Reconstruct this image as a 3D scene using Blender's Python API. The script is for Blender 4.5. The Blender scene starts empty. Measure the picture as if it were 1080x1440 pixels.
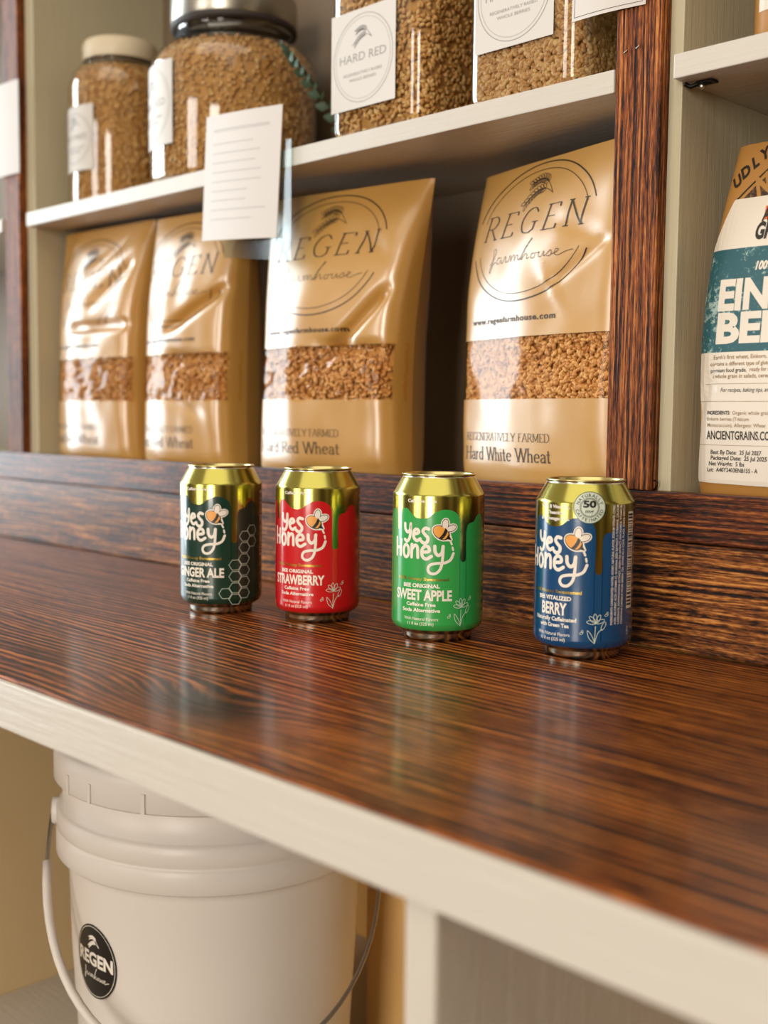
import bpy, bmesh, math, random
from mathutils import Vector, Matrix, noise

# ------------------------------------------------------------------ camera, world, lights
S = bpy.context.scene
COL = S.collection
YAW, PITCH, ROLL, FPX, CAMZ = 0.7945, 0.0817, 0.0102, 1633.8, 0.163
cd = bpy.data.cameras.new('camera'); cam = bpy.data.objects.new('camera', cd); COL.objects.link(cam)
_f = Vector((-math.sin(YAW)*math.cos(PITCH), math.cos(YAW)*math.cos(PITCH), -math.sin(PITCH)))
_r = Vector((math.cos(YAW), math.sin(YAW), 0)); _u = _r.cross(_f)
_R = math.cos(ROLL)*_r + math.sin(ROLL)*_u; _U = -math.sin(ROLL)*_r + math.cos(ROLL)*_u
m = Matrix.Identity(4)
for i in range(3):
    m[i][0] = _R[i]; m[i][1] = _U[i]; m[i][2] = -_f[i]
m[0][3], m[1][3], m[2][3] = 0, 0, CAMZ
cam.matrix_world = m
cd.sensor_fit = 'VERTICAL'; cd.sensor_height = 36.0; cd.sensor_width = 27.0
cd.lens = FPX*36/1440
cd.clip_start = 0.02
cd.dof.use_dof = True; cd.dof.focus_distance = 0.85; cd.dof.aperture_fstop = 4.8
S.camera = cam
S.view_settings.view_transform = 'Standard'; S.view_settings.look = 'None'
S.view_settings.exposure = -0.21; S.view_settings.gamma = 1.0
S.view_settings.use_curve_mapping = False
try:
    S.cycles.use_denoising = True
    S.cycles.max_bounces = 10; S.cycles.transparent_max_bounces = 16
    S.cycles.caustics_reflective = False; S.cycles.caustics_refractive = False
    S.cycles.sample_clamp_indirect = 6.0
except Exception:
    pass

W = bpy.data.worlds.new('shop_interior'); S.world = W; W.use_nodes = True
wn = W.node_tree.nodes; wl = W.node_tree.links; wn.clear()
def wnode(t, **k):
    n = wn.new(t)
    for a, b in k.items(): setattr(n, a, b)
    return n
wo = wnode('ShaderNodeOutputWorld'); wb = wnode('ShaderNodeBackground'); wl.new(wb.outputs[0], wo.inputs[0])
wt = wnode('ShaderNodeTexCoord'); wsx = wnode('ShaderNodeSeparateXYZ'); wl.new(wt.outputs['Generated'], wsx.inputs[0])
wr = wnode('ShaderNodeValToRGB')
wmr = wnode('ShaderNodeMapRange'); wmr.inputs[1].default_value = -1; wmr.inputs[2].default_value = 1
wl.new(wsx.outputs[2], wmr.inputs[0]); wl.new(wmr.outputs[0], wr.inputs[0])
e = wr.color_ramp.elements
e[0].position = 0.0; e[0].color = (.16, .10, .06, 1)
e[1].position = 1.0; e[1].color = (.9, .78, .60, 1)
for p, c in ((.42, (.22, .15, .09, 1)), (.54, (.42, .27, .13, 1)), (.68, (1.0, .88, .70, 1))):
    q = e.new(p); q.color = c
# shelves and doorways of the shop behind the photographer: uneven bright and dark bands by direction
wmap = wnode('ShaderNodeMapping'); wmap.inputs['Scale'].default_value = (1, 1, .06)
wl.new(wt.outputs['Generated'], wmap.inputs[0])
wnz = wnode('ShaderNodeTexNoise'); wnz.inputs['Scale'].default_value = 5.0; wnz.inputs['Detail'].default_value = 3
wl.new(wmap.outputs[0], wnz.inputs[0])
wr2 = wnode('ShaderNodeValToRGB'); wab = wnode('ShaderNodeMath', operation='ABSOLUTE'); wl.new(wsx.outputs[2], wab.inputs[0])
wfl = wnode('ShaderNodeMapRange'); wfl.inputs[1].default_value = .30; wfl.inputs[2].default_value = .60; wl.new(wab.outputs[0], wfl.inputs[0])
wev = wnode('ShaderNodeMix'); wl.new(wfl.outputs[0], wev.inputs[0]); wl.new(wnz.outputs[0], wev.inputs[2]); wev.inputs[3].default_value = .53
wl.new(wev.outputs[0], wr2.inputs[0])
wr2.color_ramp.elements[0].position = .42; wr2.color_ramp.elements[0].color = (.22, .19, .16, 1)
wr2.color_ramp.elements[1].position = .64; wr2.color_ramp.elements[1].color = (1.8, 1.7, 1.5, 1)
wmx = wnode('ShaderNodeMix'); wmx.data_type = 'RGBA'; wmx.blend_type = 'MULTIPLY'; wmx.inputs[0].default_value = 1
wl.new(wr.outputs[0], wmx.inputs[6]); wl.new(wr2.outputs[0], wmx.inputs[7]); wl.new(wmx.outputs[2], wb.inputs[0])
wb.inputs[1].default_value = 0.62

def area(name, loc, target, sx, sy, power, color):
    d = bpy.data.lights.new(name, 'AREA'); d.shape = 'RECTANGLE'; d.size = sx; d.size_y = sy
    d.energy = power; d.color = color
    o = bpy.data.objects.new(name, d); COL.objects.link(o); o.location = loc
    o.rotation_euler = (Vector(target)-Vector(loc)).to_track_quat('-Z', 'Y').to_euler()
    return o
area('side_window_light', (-4.2, -.18, .72), (-.8, .5, .6), 2.25, 2.7, 235, (.80, .93, 1.0))
area('front_window_light', (-1.35, -3.3, .75), (-.7, .6, .15), 1.0, 1.5, 44, (1.0, .95, .87))
area('door_light', (.75, -2.7, .55), (-.6, .7, .1), .8, 1.5, 84, (1.0, .93, .83))
area('ceiling_lamp_light', (-.1, -.5, 2.0), (-.3, .2, 0), 2.4, 1.8, 23, (1.0, .91, .76))

# ------------------------------------------------------------------ small tools
def hexc(h):
    h = h.lstrip('#'); out = []
    for i in (0, 2, 4):
        v = int(h[i:i+2], 16)/255
        out.append(v/12.92 if v <= .04045 else ((v+.055)/1.055)**2.4)
    return (*out, 1)

def mat(name, color, rough=.5, metal=0, spec=.5, coat=0, coat_rough=.1, sheen=0):
    M = bpy.data.materials.new(name); M.use_nodes = True
    b = M.node_tree.nodes['Principled BSDF']
    c = hexc(color) if isinstance(color, str) else color
    b.inputs['Base Color'].default_value = c; b.inputs['Roughness'].default_value = rough
    b.inputs['Metallic'].default_value = metal; b.inputs['Specular IOR Level'].default_value = spec
    b.inputs['Coat Weight'].default_value = coat; b.inputs['Coat Roughness'].default_value = coat_rough
    return M

class NT:
    """tiny helper round a material's node tree"""
    def __init__(s, M):
        s.t = M.node_tree; s.n = s.t.nodes; s.l = s.t.links; s.b = s.n['Principled BSDF']
    def new(s, t, **k):
        n = s.n.new(t)
        for a, b in k.items(): setattr(n, a, b)
        return n
    def link(s, a, b): s.l.new(a, b)
    def coord(s, scale=(1, 1, 1), loc=(0, 0, 0), rot=(0, 0, 0)):
        tc = s.new('ShaderNodeTexCoord'); mp = s.new('ShaderNodeMapping')
        mp.inputs['Scale'].default_value = scale; mp.inputs['Location'].default_value = loc; mp.inputs['Rotation'].default_value = rot
        s.link(tc.outputs['Object'], mp.inputs[0]); return mp.outputs[0]
    def noise(s, co, scale, detail=4, rough=.5, dist=0):
        n = s.new('ShaderNodeTexNoise'); n.inputs['Scale'].default_value = scale; n.inputs['Detail'].default_value = detail
        n.inputs['Roughness'].default_value = rough; n.inputs['Distortion'].default_value = dist
        s.link(co, n.inputs['Vector']); return n.outputs[0]
    def math(s, op, a, b=None, c=None):
        n = s.new('ShaderNodeMath', operation=op)
        for i, v in enumerate((a, b, c)):
            if v is None: continue
            if isinstance(v, (int, float)): n.inputs[i].default_value = v
            else: s.link(v, n.inputs[i])
        return n.outputs[0]
    def ramp(s, fac, stops):
        r = s.new('ShaderNodeValToRGB'); s.link(fac, r.inputs[0]); e = r.color_ramp.elements
        for i, (p, c) in enumerate(stops):
            c = hexc(c) if isinstance(c, str) else c
            if i < 2: e[i].position = p; e[i].color = c
            else:
                q = e.new(p); q.color = c
        return r.outputs[0]
    def mix(s, fac, a, b, mode='MIX'):
        n = s.new('ShaderNodeMix', data_type='RGBA', blend_type=mode)
        for i, v in ((0, fac), (6, a), (7, b)):
            if isinstance(v, (int, float)): n.inputs[i].default_value = v
            elif isinstance(v, tuple): n.inputs[i].default_value = v
            elif isinstance(v, str): n.inputs[i].default_value = hexc(v)
            else: s.link(v, n.inputs[i])
        return n.outputs[2]
    def bump(s, h, strength, dist=.001):
        b = s.new('ShaderNodeBump'); b.inputs['Strength'].default_value = strength; b.inputs['Distance'].default_value = dist
        s.link(h, b.inputs['Height']); s.link(b.outputs[0], s.b.inputs['Normal']); return b

def wood(name, axis, dark, mid, light, freq=150, seed=0.0, rough=.3, coat=.5, knot=None, bumpd=.0006, warp=.012, spec=.3, ringw=.20, gl=1.2):
    """stained open-grained timber, grain along axis ('X' or 'Z')"""
    M = mat(name, mid, rough, spec=spec, coat=coat, coat_rough=.14); t = NT(M)
    rot = (0, 0, 0) if axis == 'X' else (0, math.pi/2, 0)
    co = t.coord(loc=(seed, seed*1.7, seed*.6), rot=rot)
    sep = t.new('ShaderNodeSeparateXYZ'); t.link(co, sep.inputs[0])
    x, y, z = sep.outputs
    cr = t.math('ADD', y, t.math('MULTIPLY', z, .93))
    # slow wandering of the rings along the board
    cmb = t.new('ShaderNodeCombineXYZ')
    t.link(t.math('MULTIPLY', x, 3.2), cmb.inputs[0]); t.link(t.math('MULTIPLY', cr, 16), cmb.inputs[1])
    w1 = t.noise(cmb.outputs[0], 1.0, 2.5, .5)
    cr2 = t.math('ADD', cr, t.math('MULTIPLY', w1, warp*2.2))
    cmbw = t.new('ShaderNodeCombineXYZ')
    t.link(t.math('MULTIPLY', x, 22), cmbw.inputs[0]); t.link(t.math('MULTIPLY', cr, 60), cmbw.inputs[1])
    cr2 = t.math('ADD', cr2, t.math('MULTIPLY', t.noise(cmbw.outputs[0], 1, 2), warp*.16))
    kd = None
    if knot:
        kx, ky, kr = knot[0]+seed, knot[1]+seed*1.7, knot[2]
        dx = t.math('MULTIPLY', t.math('SUBTRACT', x, kx), .42); dy = t.math('SUBTRACT', cr, ky + .93*seed*.6)
        r2 = t.math('ADD', t.math('MULTIPLY', dx, dx), t.math('MULTIPLY', dy, dy))
        kd = t.math('POWER', 2.718, t.math('DIVIDE', r2, -kr*kr))
        cr2 = t.math('ADD', cr2, t.math('MULTIPLY', kd, .030))
    ph = t.math('MULTIPLY', cr2, freq*2*math.pi)
    ring = t.math('ADD', t.math('MULTIPLY', t.math('SINE', ph), .5), .5)
    cmb2 = t.new('ShaderNodeCombineXYZ')
    t.link(t.math('MULTIPLY', x, 16*gl), cmb2.inputs[0]); t.link(t.math('MULTIPLY', cr2, 620), cmb2.inputs[1])
    fine = t.noise(cmb2.outputs[0], 1.0, 5, .65)
    cmb3 = t.new('ShaderNodeCombineXYZ')
    t.link(t.math('MULTIPLY', x, 3.0*gl), cmb3.inputs[0]); t.link(t.math('MULTIPLY', cr2, freq*1.35), cmb3.inputs[1])
    med = t.noise(cmb3.outputs[0], 1.0, 5, .62)
    cmb4 = t.new('ShaderNodeCombineXYZ')
    t.link(t.math('MULTIPLY', x, 42*gl), cmb4.inputs[0]); t.link(t.math('MULTIPLY', cr2, freq*4.2), cmb4.inputs[1])
    fleck = t.noise(cmb4.outputs[0], 1.0, 3, .6)
    g = t.math('ADD', t.math('MULTIPLY', t.math('SUBTRACT', ring, .5), ringw), t.math('ADD', t.math('MULTIPLY', fine, .30), t.math('ADD', t.math('MULTIPLY', med, .75), t.math('MULTIPLY', fleck, .40))))
    col = t.ramp(g, [(.56, dark), (1.02, light), (.76, mid), (.65, dark), (.87, light)])
    big = t.noise(t.coord(scale=(2.2, 7, 7) if axis == 'X' else (7, 7, 2.2), loc=(seed, 0, 3)), 1.6, 3)
    col = t.mix(t.math('MULTIPLY', t.math('SUBTRACT', big, .47), 1.5), col, dark)
    if kd is not None:
        col = t.mix(t.math('MINIMUM', t.math('MULTIPLY', t.math('POWER', kd, 1.2), t.math('MULTIPLY', med, 2.2)), .92), col, '#120b0a')
    t.link(col, t.b.inputs['Base Color'])
    t.bump(g, .8, bumpd)
    rr = t.math('ADD', t.math('MULTIPLY', g, -.12), rough+.09)
    t.link(rr, t.b.inputs['Roughness'])
    return M

def paint(name, color, rough=.45, axis='Z', tex=.5, mottled='#b7ad98'):
    M = mat(name, color, rough); t = NT(M)
    sc = {'X': (14, 260, 260), 'Z': (260, 260, 14), 'Y': (260, 14, 260)}[axis]
    n1 = t.noise(t.coord(scale=sc), 1, 4, .6)
    n2 = t.noise(t.coord(scale=(1, 1, 1)), 55, 5, .7)
    t.bump(t.math('ADD', n1, t.math('MULTIPLY', n2, .6)), tex, .0007)
    n3 = t.noise(t.coord(), 9, 4)
    t.link(t.mix(t.math('MULTIPLY', n3, .35), color, mottled), t.b.inputs['Base Color'])
    return M

def clear(name, tint='#ffffff', gloss=.10, rough=.03, edge=.6):
    """thin clear glass or film: see-through with a Fresnel sheen"""
    M = bpy.data.materials.new(name); M.use_nodes = True; n = M.node_tree.nodes; l = M.node_tree.links; n.clear()
    o = n.new('ShaderNodeOutputMaterial'); mx = n.new('ShaderNodeMixShader'); tr = n.new('ShaderNodeBsdfTransparent'); gl = n.new('ShaderNodeBsdfGlossy')
    lw = n.new('ShaderNodeLayerWeight'); lw.inputs[0].default_value = .35
    mr = n.new('ShaderNodeMapRange'); mr.inputs[3].default_value = gloss; mr.inputs[4].default_value = edge
    l.new(lw.outputs['Facing'], mr.inputs[0])
    tr.inputs[0].default_value = hexc(tint); gl.inputs['Roughness'].default_value = rough
    l.new(mr.outputs[0], mx.inputs[0]); l.new(tr.outputs[0], mx.inputs[1]); l.new(gl.outputs[0], mx.inputs[2]); l.new(mx.outputs[0], o.inputs[0])
    return M

class MB:
    """collects geometry for ONE mesh object"""
    def __init__(s): s.v = []; s.f = []; s.m = []; s.s = []
    def add(s, vs, fs, mi=0, smooth=False):
        k = len(s.v); s.v += [tuple(p) for p in vs]
        for f in fs: s.f.append(tuple(i+k for i in f)); s.m.append(mi); s.s.append(smooth)
    def box(s, x0, x1, y0, y1, z0, z1, bev=0, mi=0, seg=2):
        bm = bmesh.new(); bmesh.ops.create_cube(bm, size=1)
        for v in bm.verts: v.co = Vector(((x0+x1)/2+v.co.x*(x1-x0), (y0+y1)/2+v.co.y*(y1-y0), (z0+z1)/2+v.co.z*(z1-z0)))
        if bev: bmesh.ops.bevel(bm, geom=bm.edges[:], offset=bev, segments=seg, affect='EDGES', profile=.6)
        s.bm(bm, mi); return s
    def bm(s, bm, mi=0, smooth=False, mtx=None):
        bm.verts.index_update()
        s.add([mtx @ v.co if mtx else v.co for v in bm.verts], [[v.index for v in f.verts] for f in bm.faces], mi, smooth); bm.free()
    def lathe(s, prof, seg=64, c=(0, 0), mi=0, smooth=True):
        n = len(prof); vs = []
        for r, z in prof:
            for k in range(seg):
                a = 2*math.pi*k/seg; vs.append((c[0]+r*math.cos(a), c[1]+r*math.sin(a), z))
        fs = []
        for i in range(n-1):
            for k in range(seg):
                k2 = (k+1) % seg; fs.append((i*seg+k, i*seg+k2, (i+1)*seg+k2, (i+1)*seg+k))
        s.add(vs, fs, mi, smooth); return s
    def tube(s, pts, r, seg=10, mi=0, closed=False):
        pts = [Vector(p) for p in pts]; n = len(pts); vs = []; up = Vector((0, 0, 1))
        for i, p in enumerate(pts):
            d = (pts[min(i+1, n-1)]-pts[max(i-1, 0)]).normalized()
            a = d.cross(up if abs(d.z) < .95 else Vector((1, 0, 0))).normalized(); b = d.cross(a)
            rr = r[i] if isinstance(r, (list, tuple)) else r
            for k in range(seg):
                t = 2*math.pi*k/seg; vs.append(p+rr*(math.cos(t)*a+math.sin(t)*b))
        fs = [(i*seg+k, i*seg+(k+1) % seg, (i+1)*seg+(k+1) % seg, (i+1)*seg+k) for i in range(n-1) for k in range(seg)]
        fs += [tuple(range(seg))[::-1], tuple((n-1)*seg+k for k in range(seg))]
        s.add(vs, fs, mi, True); return s
    def build(s, name, mats, parent=None, loc=None, auto=None):
        me = bpy.data.meshes.new(name); me.from_pydata(s.v, [], s.f)
        for M in (mats if isinstance(mats, (list, tuple)) else [mats]): me.materials.append(M)
        me.polygons.foreach_set('material_index', s.m); me.polygons.foreach_set('use_smooth', s.s); me.update()
        o = bpy.data.objects.new(name, me); COL.objects.link(o)
        if parent: o.parent = parent
        if loc: o.location = loc
        return o

def thing(name, label, cat, loc=(0, 0, 0), rz=0, group=None):
    o = bpy.data.objects.new(name, None); COL.objects.link(o); o.empty_display_size = .02
    o.location = loc; o.rotation_euler = (0, 0, rz); o['label'] = label; o['category'] = cat
    if group: o['group'] = group
    return o
def tag(o, label, cat, group=None):
    o['label'] = label; o['category'] = cat
    if group: o['group'] = group
    return o

# ------------------------------------------------------------------ printed artwork (flat 2D inks that are later wrapped on a surface)
def smooth_path(pts, n=8):
    out = []; P = [Vector((p[0], p[1])) for p in pts]
    for i in range(len(P)-1):
        p0 = P[i-1] if i else P[0]*2-P[1]; p1, p2 = P[i], P[i+1]; p3 = P[i+2] if i+2 < len(P) else P[-1]*2-P[-2]
        for k in range(n):
            t = k/n
            out.append(.5*((2*p1)+(-p0+p2)*t+(2*p0-5*p1+4*p2-p3)*t*t+(-p0+3*p1-3*p2+p3)*t**3))
    out.append(P[-1]); return out

class Ink:
    """2D faces in metres; each face carries a material index"""
    def __init__(s): s.v = []; s.f = []; s.m = []; s.lay = []
    def face(s, pts, mi=0, lay=1):
        k = len(s.v); s.v += [(p[0], p[1]) for p in pts]; s.f.append(tuple(range(k, k+len(pts)))); s.m.append(mi); s.lay.append(lay)
    def stroke(s, pts, w, mi=0, lay=1, smooth=True, contrast=0, cap=True):
        P = smooth_path(pts) if smooth and len(pts) > 2 else [Vector((p[0], p[1])) for p in pts]
        n = len(P); L = []; R = []
        for i, p in enumerate(P):
            d = P[min(i+1, n-1)]-P[max(i-1, 0)]
            if d.length < 1e-9: d = Vector((1, 0))
            d.normalize(); ww = w*(1-contrast*(1-abs(d.y)))/2
            nn = Vector((-d.y, d.x))*ww; L.append(p+nn); R.append(p-nn)
        for i in range(n-1): s.face((L[i], R[i], R[i+1], L[i+1]), mi, lay)
        if cap:
            for p in (P[0], P[-1]): s.disc(p, w/2*(1-contrast*.5), w/2*(1-contrast*.5), mi, lay+.02, n=10)
    def disc(s, c, rx, ry, mi=0, lay=1, rot=0, n=28):
        ca, sa = math.cos(rot), math.sin(rot)
        s.face([(c[0]+ca*rx*math.cos(2*math.pi*k/n)-sa*ry*math.sin(2*math.pi*k/n), c[1]+sa*rx*math.cos(2*math.pi*k/n)+ca*ry*math.sin(2*math.pi*k/n)) for k in range(n)], mi, lay)
    def arc(s, c, rx, ry, a0, a1, w, mi=0, lay=1, rot=0, n=40):
        ca, sa = math.cos(rot), math.sin(rot); pts = []
        for k in range(n+1):
            a = math.radians(a0+(a1-a0)*k/n); x, y = rx*math.cos(a), ry*math.sin(a)
            pts.append((c[0]+ca*x-sa*y, c[1]+sa*x+ca*y))
        s.stroke(pts, w, mi, lay, smooth=False, cap=False)
    def rect(s, x0, x1, y0, y1, mi=0, lay=1): s.face([(x0, y0), (x1, y0), (x1, y1), (x0, y1)], mi, lay)
    def frame(s, x0, x1, y0, y1, w, mi=0, lay=1):
        s.rect(x0, x1, y0, y0+w, mi, lay); s.rect(x0, x1, y1-w, y1, mi, lay); s.rect(x0, x0+w, y0+w, y1-w, mi, lay); s.rect(x1-w, x1, y0+w, y1-w, mi, lay)
    def text(s, txt, x, y, cap, mi=0, lay=1, width=None, bold=0, shear=0, space=1, align='C', rot=0, xs=1):
        vs, fs = text2d(txt, bold, shear, space)
        if not vs: return
        k = cap/CAPH; x0 = min(v[0] for v in vs); x1 = max(v[0] for v in vs)
        sx = (width/(x1-x0)) if width else k*xs
        ox = {'C': (x0+x1)/2, 'L': x0, 'R': x1}[align]
        ca, sa = math.cos(rot), math.sin(rot); b = len(s.v)
        for v in vs:
            px, py = (v[0]-ox)*sx, v[1]*k; s.v.append((x+ca*px-sa*py, y+sa*px+ca*py))
        for f in fs: s.f.append(tuple(i+b for i in f)); s.m.append(mi); s.lay.append(lay)
    def ring_text(s, txt, c, r, a0, a1, cap, mi=0, lay=1, inward=False, bold=.02):
        n = len(txt)
        for i, ch in enumerate(txt):
            a = math.radians(a0+(a1-a0)*i/(n-1))
            s.text(ch, c[0]+r*math.cos(a), c[1]+r*math.sin(a), cap, mi, lay, bold=bold, rot=a+math.pi/2 if inward else a-math.pi/2)
    def serif(s, txt, x, y, cap, width, weight=.11, mi=0, lay=1, contrast=.6, shear=0, align='C', track=.1, serifs=True):
        adv = 0; items = []
        for ch in txt:
            w_, strokes = GLY.get(ch, (.35, [])); items.append((adv, strokes)); adv += w_+track
        adv -= track; kx = width/adv; ox = {'C': width/2, 'L': 0}[align]
        for a, strokes in items:
            for kind, pts in strokes:
                q = [(x-ox+(a+p[0])*kx+shear*p[1]*cap, y+p[1]*cap) for p in pts]
                s.stroke(q, weight*cap, mi, lay, smooth=(kind == 's'), contrast=contrast, cap=False)
                if kind == 'l' and serifs:
                    for e_, o_ in ((0, 1), (-1, 0)):
                        p = pts[e_]
                        if p[1] in (0, 1, .62) and abs(pts[0][1]-pts[-1][1]) > .3:
                            xx, yy = q[e_]; h = .13*cap; s.stroke([(xx-h, yy), (xx+h, yy)], weight*cap*.5, mi, lay+.03, smooth=False, cap=False)
    def emit(s, mb, fn, mats_off=0, du=None, dv=None, eps=.00012):
        """wrap on a surface: fn(u, v, lift) -> 3D"""
        layers = sorted(set(s.lay))
        for ly in layers:
            bm = bmesh.new(); vm = {}
            for f, mi, l_ in zip(s.f, s.m, s.lay):
                if l_ != ly: continue
                vv = []
                for i in f:
                    if i not in vm: vm[i] = bm.verts.new((s.v[i][0], s.v[i][1], 0))
                    if vm[i] not in vv: vv.append(vm[i])
                if len(vv) < 3: continue
                try: nf = bm.faces.new(vv); nf.material_index = mi
                except ValueError: pass
            for step, ax in ((du, 0), (dv, 1)):
                if not step or not bm.verts: continue
                lo = min(v.co[ax] for v in bm.verts); hi = max(v.co[ax] for v in bm.verts)
                k = math.ceil(lo/step)
                while k*step < hi:
                    pc = [0, 0, 0]; pc[ax] = k*step; pn = [0, 0, 0]; pn[ax] = 1
                    bmesh.ops.bisect_plane(bm, geom=bm.verts[:]+bm.edges[:]+bm.faces[:], plane_co=pc, plane_no=pn, dist=1e-7); k += 1
            bm.verts.index_update(); bm.normal_update()
            vs = [fn(v.co.x, v.co.y, eps*ly) for v in bm.verts]
            b = len(mb.v); mb.v += [tuple(p) for p in vs]
            for f in bm.faces:
                ids = [v.index+b for v in f.verts]
                if f.normal.z < 0: ids.reverse()
                mb.f.append(tuple(ids)); mb.m.append(f.material_index+mats_off); mb.s.append(False)
            bm.free()

_tc = {}
def text2d(txt, bold=0, shear=0, space=1):
    key = (txt, bold, shear, space)
    if key in _tc: return _tc[key]
    c = bpy.data.curves.new('lettering', 'FONT'); c.body = txt; c.size = 1; c.offset = bold; c.shear = shear; c.space_character = space
    c.resolution_u = 3; c.fill_mode = 'FRONT'
    o = bpy.data.objects.new('lettering', c); COL.objects.link(o)
    bpy.context.view_layer.update()
    me = bpy.data.meshes.new_from_object(o.evaluated_get(bpy.context.evaluated_depsgraph_get()))
    r = ([(v.co.x, v.co.y) for v in me.vertices], [tuple(p.vertices) for p in me.polygons])
    bpy.data.objects.remove(o); bpy.data.curves.remove(c); bpy.data.meshes.remove(me)
    _tc[key] = r; return r
CAPH = 1; _h = text2d('H'); CAPH = max(v[1] for v in _h[0])

l, s_ = 'l', 's'
GLY = {
 ' ': (.3, []),
 'A': (.72, [(l, [(0, 0), (.36, 1)]), (l, [(.36, 1), (.72, 0)]), (l, [(.13, .36), (.59, .36)])]),
 'D': (.72, [(l, [(.1, 0), (.1, 1)]), (s_, [(.1, 1), (.4, 1), (.68, .75), (.68, .25), (.4, 0), (.1, 0)])]),
 'E': (.58, [(l, [(.1, 0), (.1, 1)]), (l, [(.0, 1), (.55, 1)]), (l, [(.55, 1), (.55, .84)]), (l, [(.1, .52), (.42, .52)]), (l, [(0, 0), (.57, 0)]), (l, [(.57, 0), (.57, .17)])]),
 'F': (.56, [(l, [(.1, 0), (.1, 1)]), (l, [(.1, 1), (.55, 1)]), (l, [(.1, .52), (.45, .52)])]),
 'G': (.78, [(s_, [(.7, .80), (.5, 1), (.2, .9), (.05, .5), (.2, .1), (.5, 0), (.7, .12)]), (l, [(.7, .1), (.7, .42)]), (l, [(.55, .42), (.82, .42)])]),
 'H': (.75, [(l, [(.1, 0), (.1, 1)]), (l, [(.65, 0), (.65, 1)]), (l, [(.1, .52), (.65, .52)])]),
 'I': (.22, [(l, [(.11, 0), (.11, 1)])]),
 'L': (.56, [(l, [(.1, 0), (.1, 1)]), (l, [(.1, 0), (.56, 0)])]),
 'M': (.9, [(l, [(.1, 0), (.1, 1)]), (l, [(.1, 1), (.45, .1)]), (l, [(.45, .1), (.8, 1)]), (l, [(.8, 1), (.8, 0)])]),
 'N': (.75, [(l, [(.1, 0), (.1, 1)]), (l, [(.1, 1), (.65, 0)]), (l, [(.65, 0), (.65, 1)])]),
 'R': (.68, [(l, [(.1, 0), (.1, 1)]), (s_, [(.1, 1), (.4, 1), (.56, .86), (.56, .66), (.4, .5), (.1, .5)]), (l, [(.3, .5), (.68, 0)])]),
 'T': (.66, [(l, [(.33, 0), (.33, 1)]), (l, [(.02, 1), (.64, 1)])]),
 'V': (.68, [(l, [(0, 1), (.34, 0)]), (l, [(.34, 0), (.68, 1)])]),
 'W': (1.0, [(l, [(0, 1), (.26, 0)]), (l, [(.26, 0), (.5, 1)]), (l, [(.5, 1), (.74, 0)]), (l, [(.74, 0), (1, 1)])]),
 'Y': (.68, [(l, [(0, 1), (.34, .45)]), (l, [(.68, 1), (.34, .45)]), (l, [(.34, .45), (.34, 0)])]),
 'a': (.46, [(s_, [(.08, .48), (.2, .62), (.36, .56), (.4, .42)]), (l, [(.4, .45), (.4, .0)]), (s_, [(.4, .36), (.15, .3), (.06, .15), (.16, 0), (.32, .05), (.4, .15)])]),
 'd': (.5, [(l, [(.42, 0), (.42, 1)]), (s_, [(.42, .5), (.25, .62), (.07, .48), (.06, .16), (.22, 0), (.42, .1)])]),
 'e': (.46, [(s_, [(.05, .34), (.42, .36), (.38, .56), (.22, .62), (.06, .45), (.06, .2), (.2, 0), (.42, .1)])]),
 'h': (.52, [(l, [(.08, 0), (.08, 1)]), (s_, [(.08, .45), (.2, .6), (.35, .58), (.42, .42)]), (l, [(.42, .42), (.42, 0)])]),
 'i': (.2, [(l, [(.1, 0), (.1, .62)]), (s_, [(.07, .86), (.1, .89), (.13, .86)])]),
 'r': (.36, [(l, [(.1, 0), (.1, .62)]), (s_, [(.1, .4), (.2, .57), (.34, .6)])]),
 't': (.34, [(s_, [(.15, .9), (.15, .12), (.22, .0), (.32, .06)]), (l, [(0, .6), (.32, .6)])]),
}
FARM = [[(0, .05), (.15, .2), (.35, .9), (.3, 1.25), (.2, 1.1), (.2, .4), (.15, -.45), (.05, -.5), (.1, -.1), (.45, .25)],
        [(.85, .45), (.62, .5), (.5, .2), (.65, .02), (.85, .3), (.88, .05), (1.05, .15), (1.15, .5), (1.2, .42), (1.25, .05), (1.4, .1)],
        [(1.45, .02), (1.5, .45), (1.58, .45), (1.62, .05), (1.72, .45), (1.82, .45), (1.86, .05), (1.95, .42), (2.05, .4), (2.1, .05), (2.25, .2)],
        [(2.2, 0), (2.45, .9), (2.75, 1.45), (2.7, 1.5), (2.4, .6), (2.32, .0), (2.5, .42), (2.62, .4), (2.65, .05), (2.8, .15)],
        [(3.05, .42), (2.88, .3), (2.92, .03), (3.1, .1), (3.12, .38), (3.3, .36), (3.35, .42), (3.35, .08), (3.5, .08), (3.62, .42), (3.64, .06), (3.8, .2), (3.98, .45), (4.05, .2), (3.95, .02), (3.8, .06)],
        [(4.0, .1), (4.3, .25), (4.4, .42), (4.25, .45), (4.22, .12), (4.4, .0), (4.75, .2), (5.1, .3)]]
def farm_script(ink, x, y, w, h, wt, mi=0, lay=1):
    for st in FARM: ink.stroke([(x+(p[0]/5.1-.5)*w, y+p[1]*h) for p in st], wt, mi, lay, cap=False)
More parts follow.
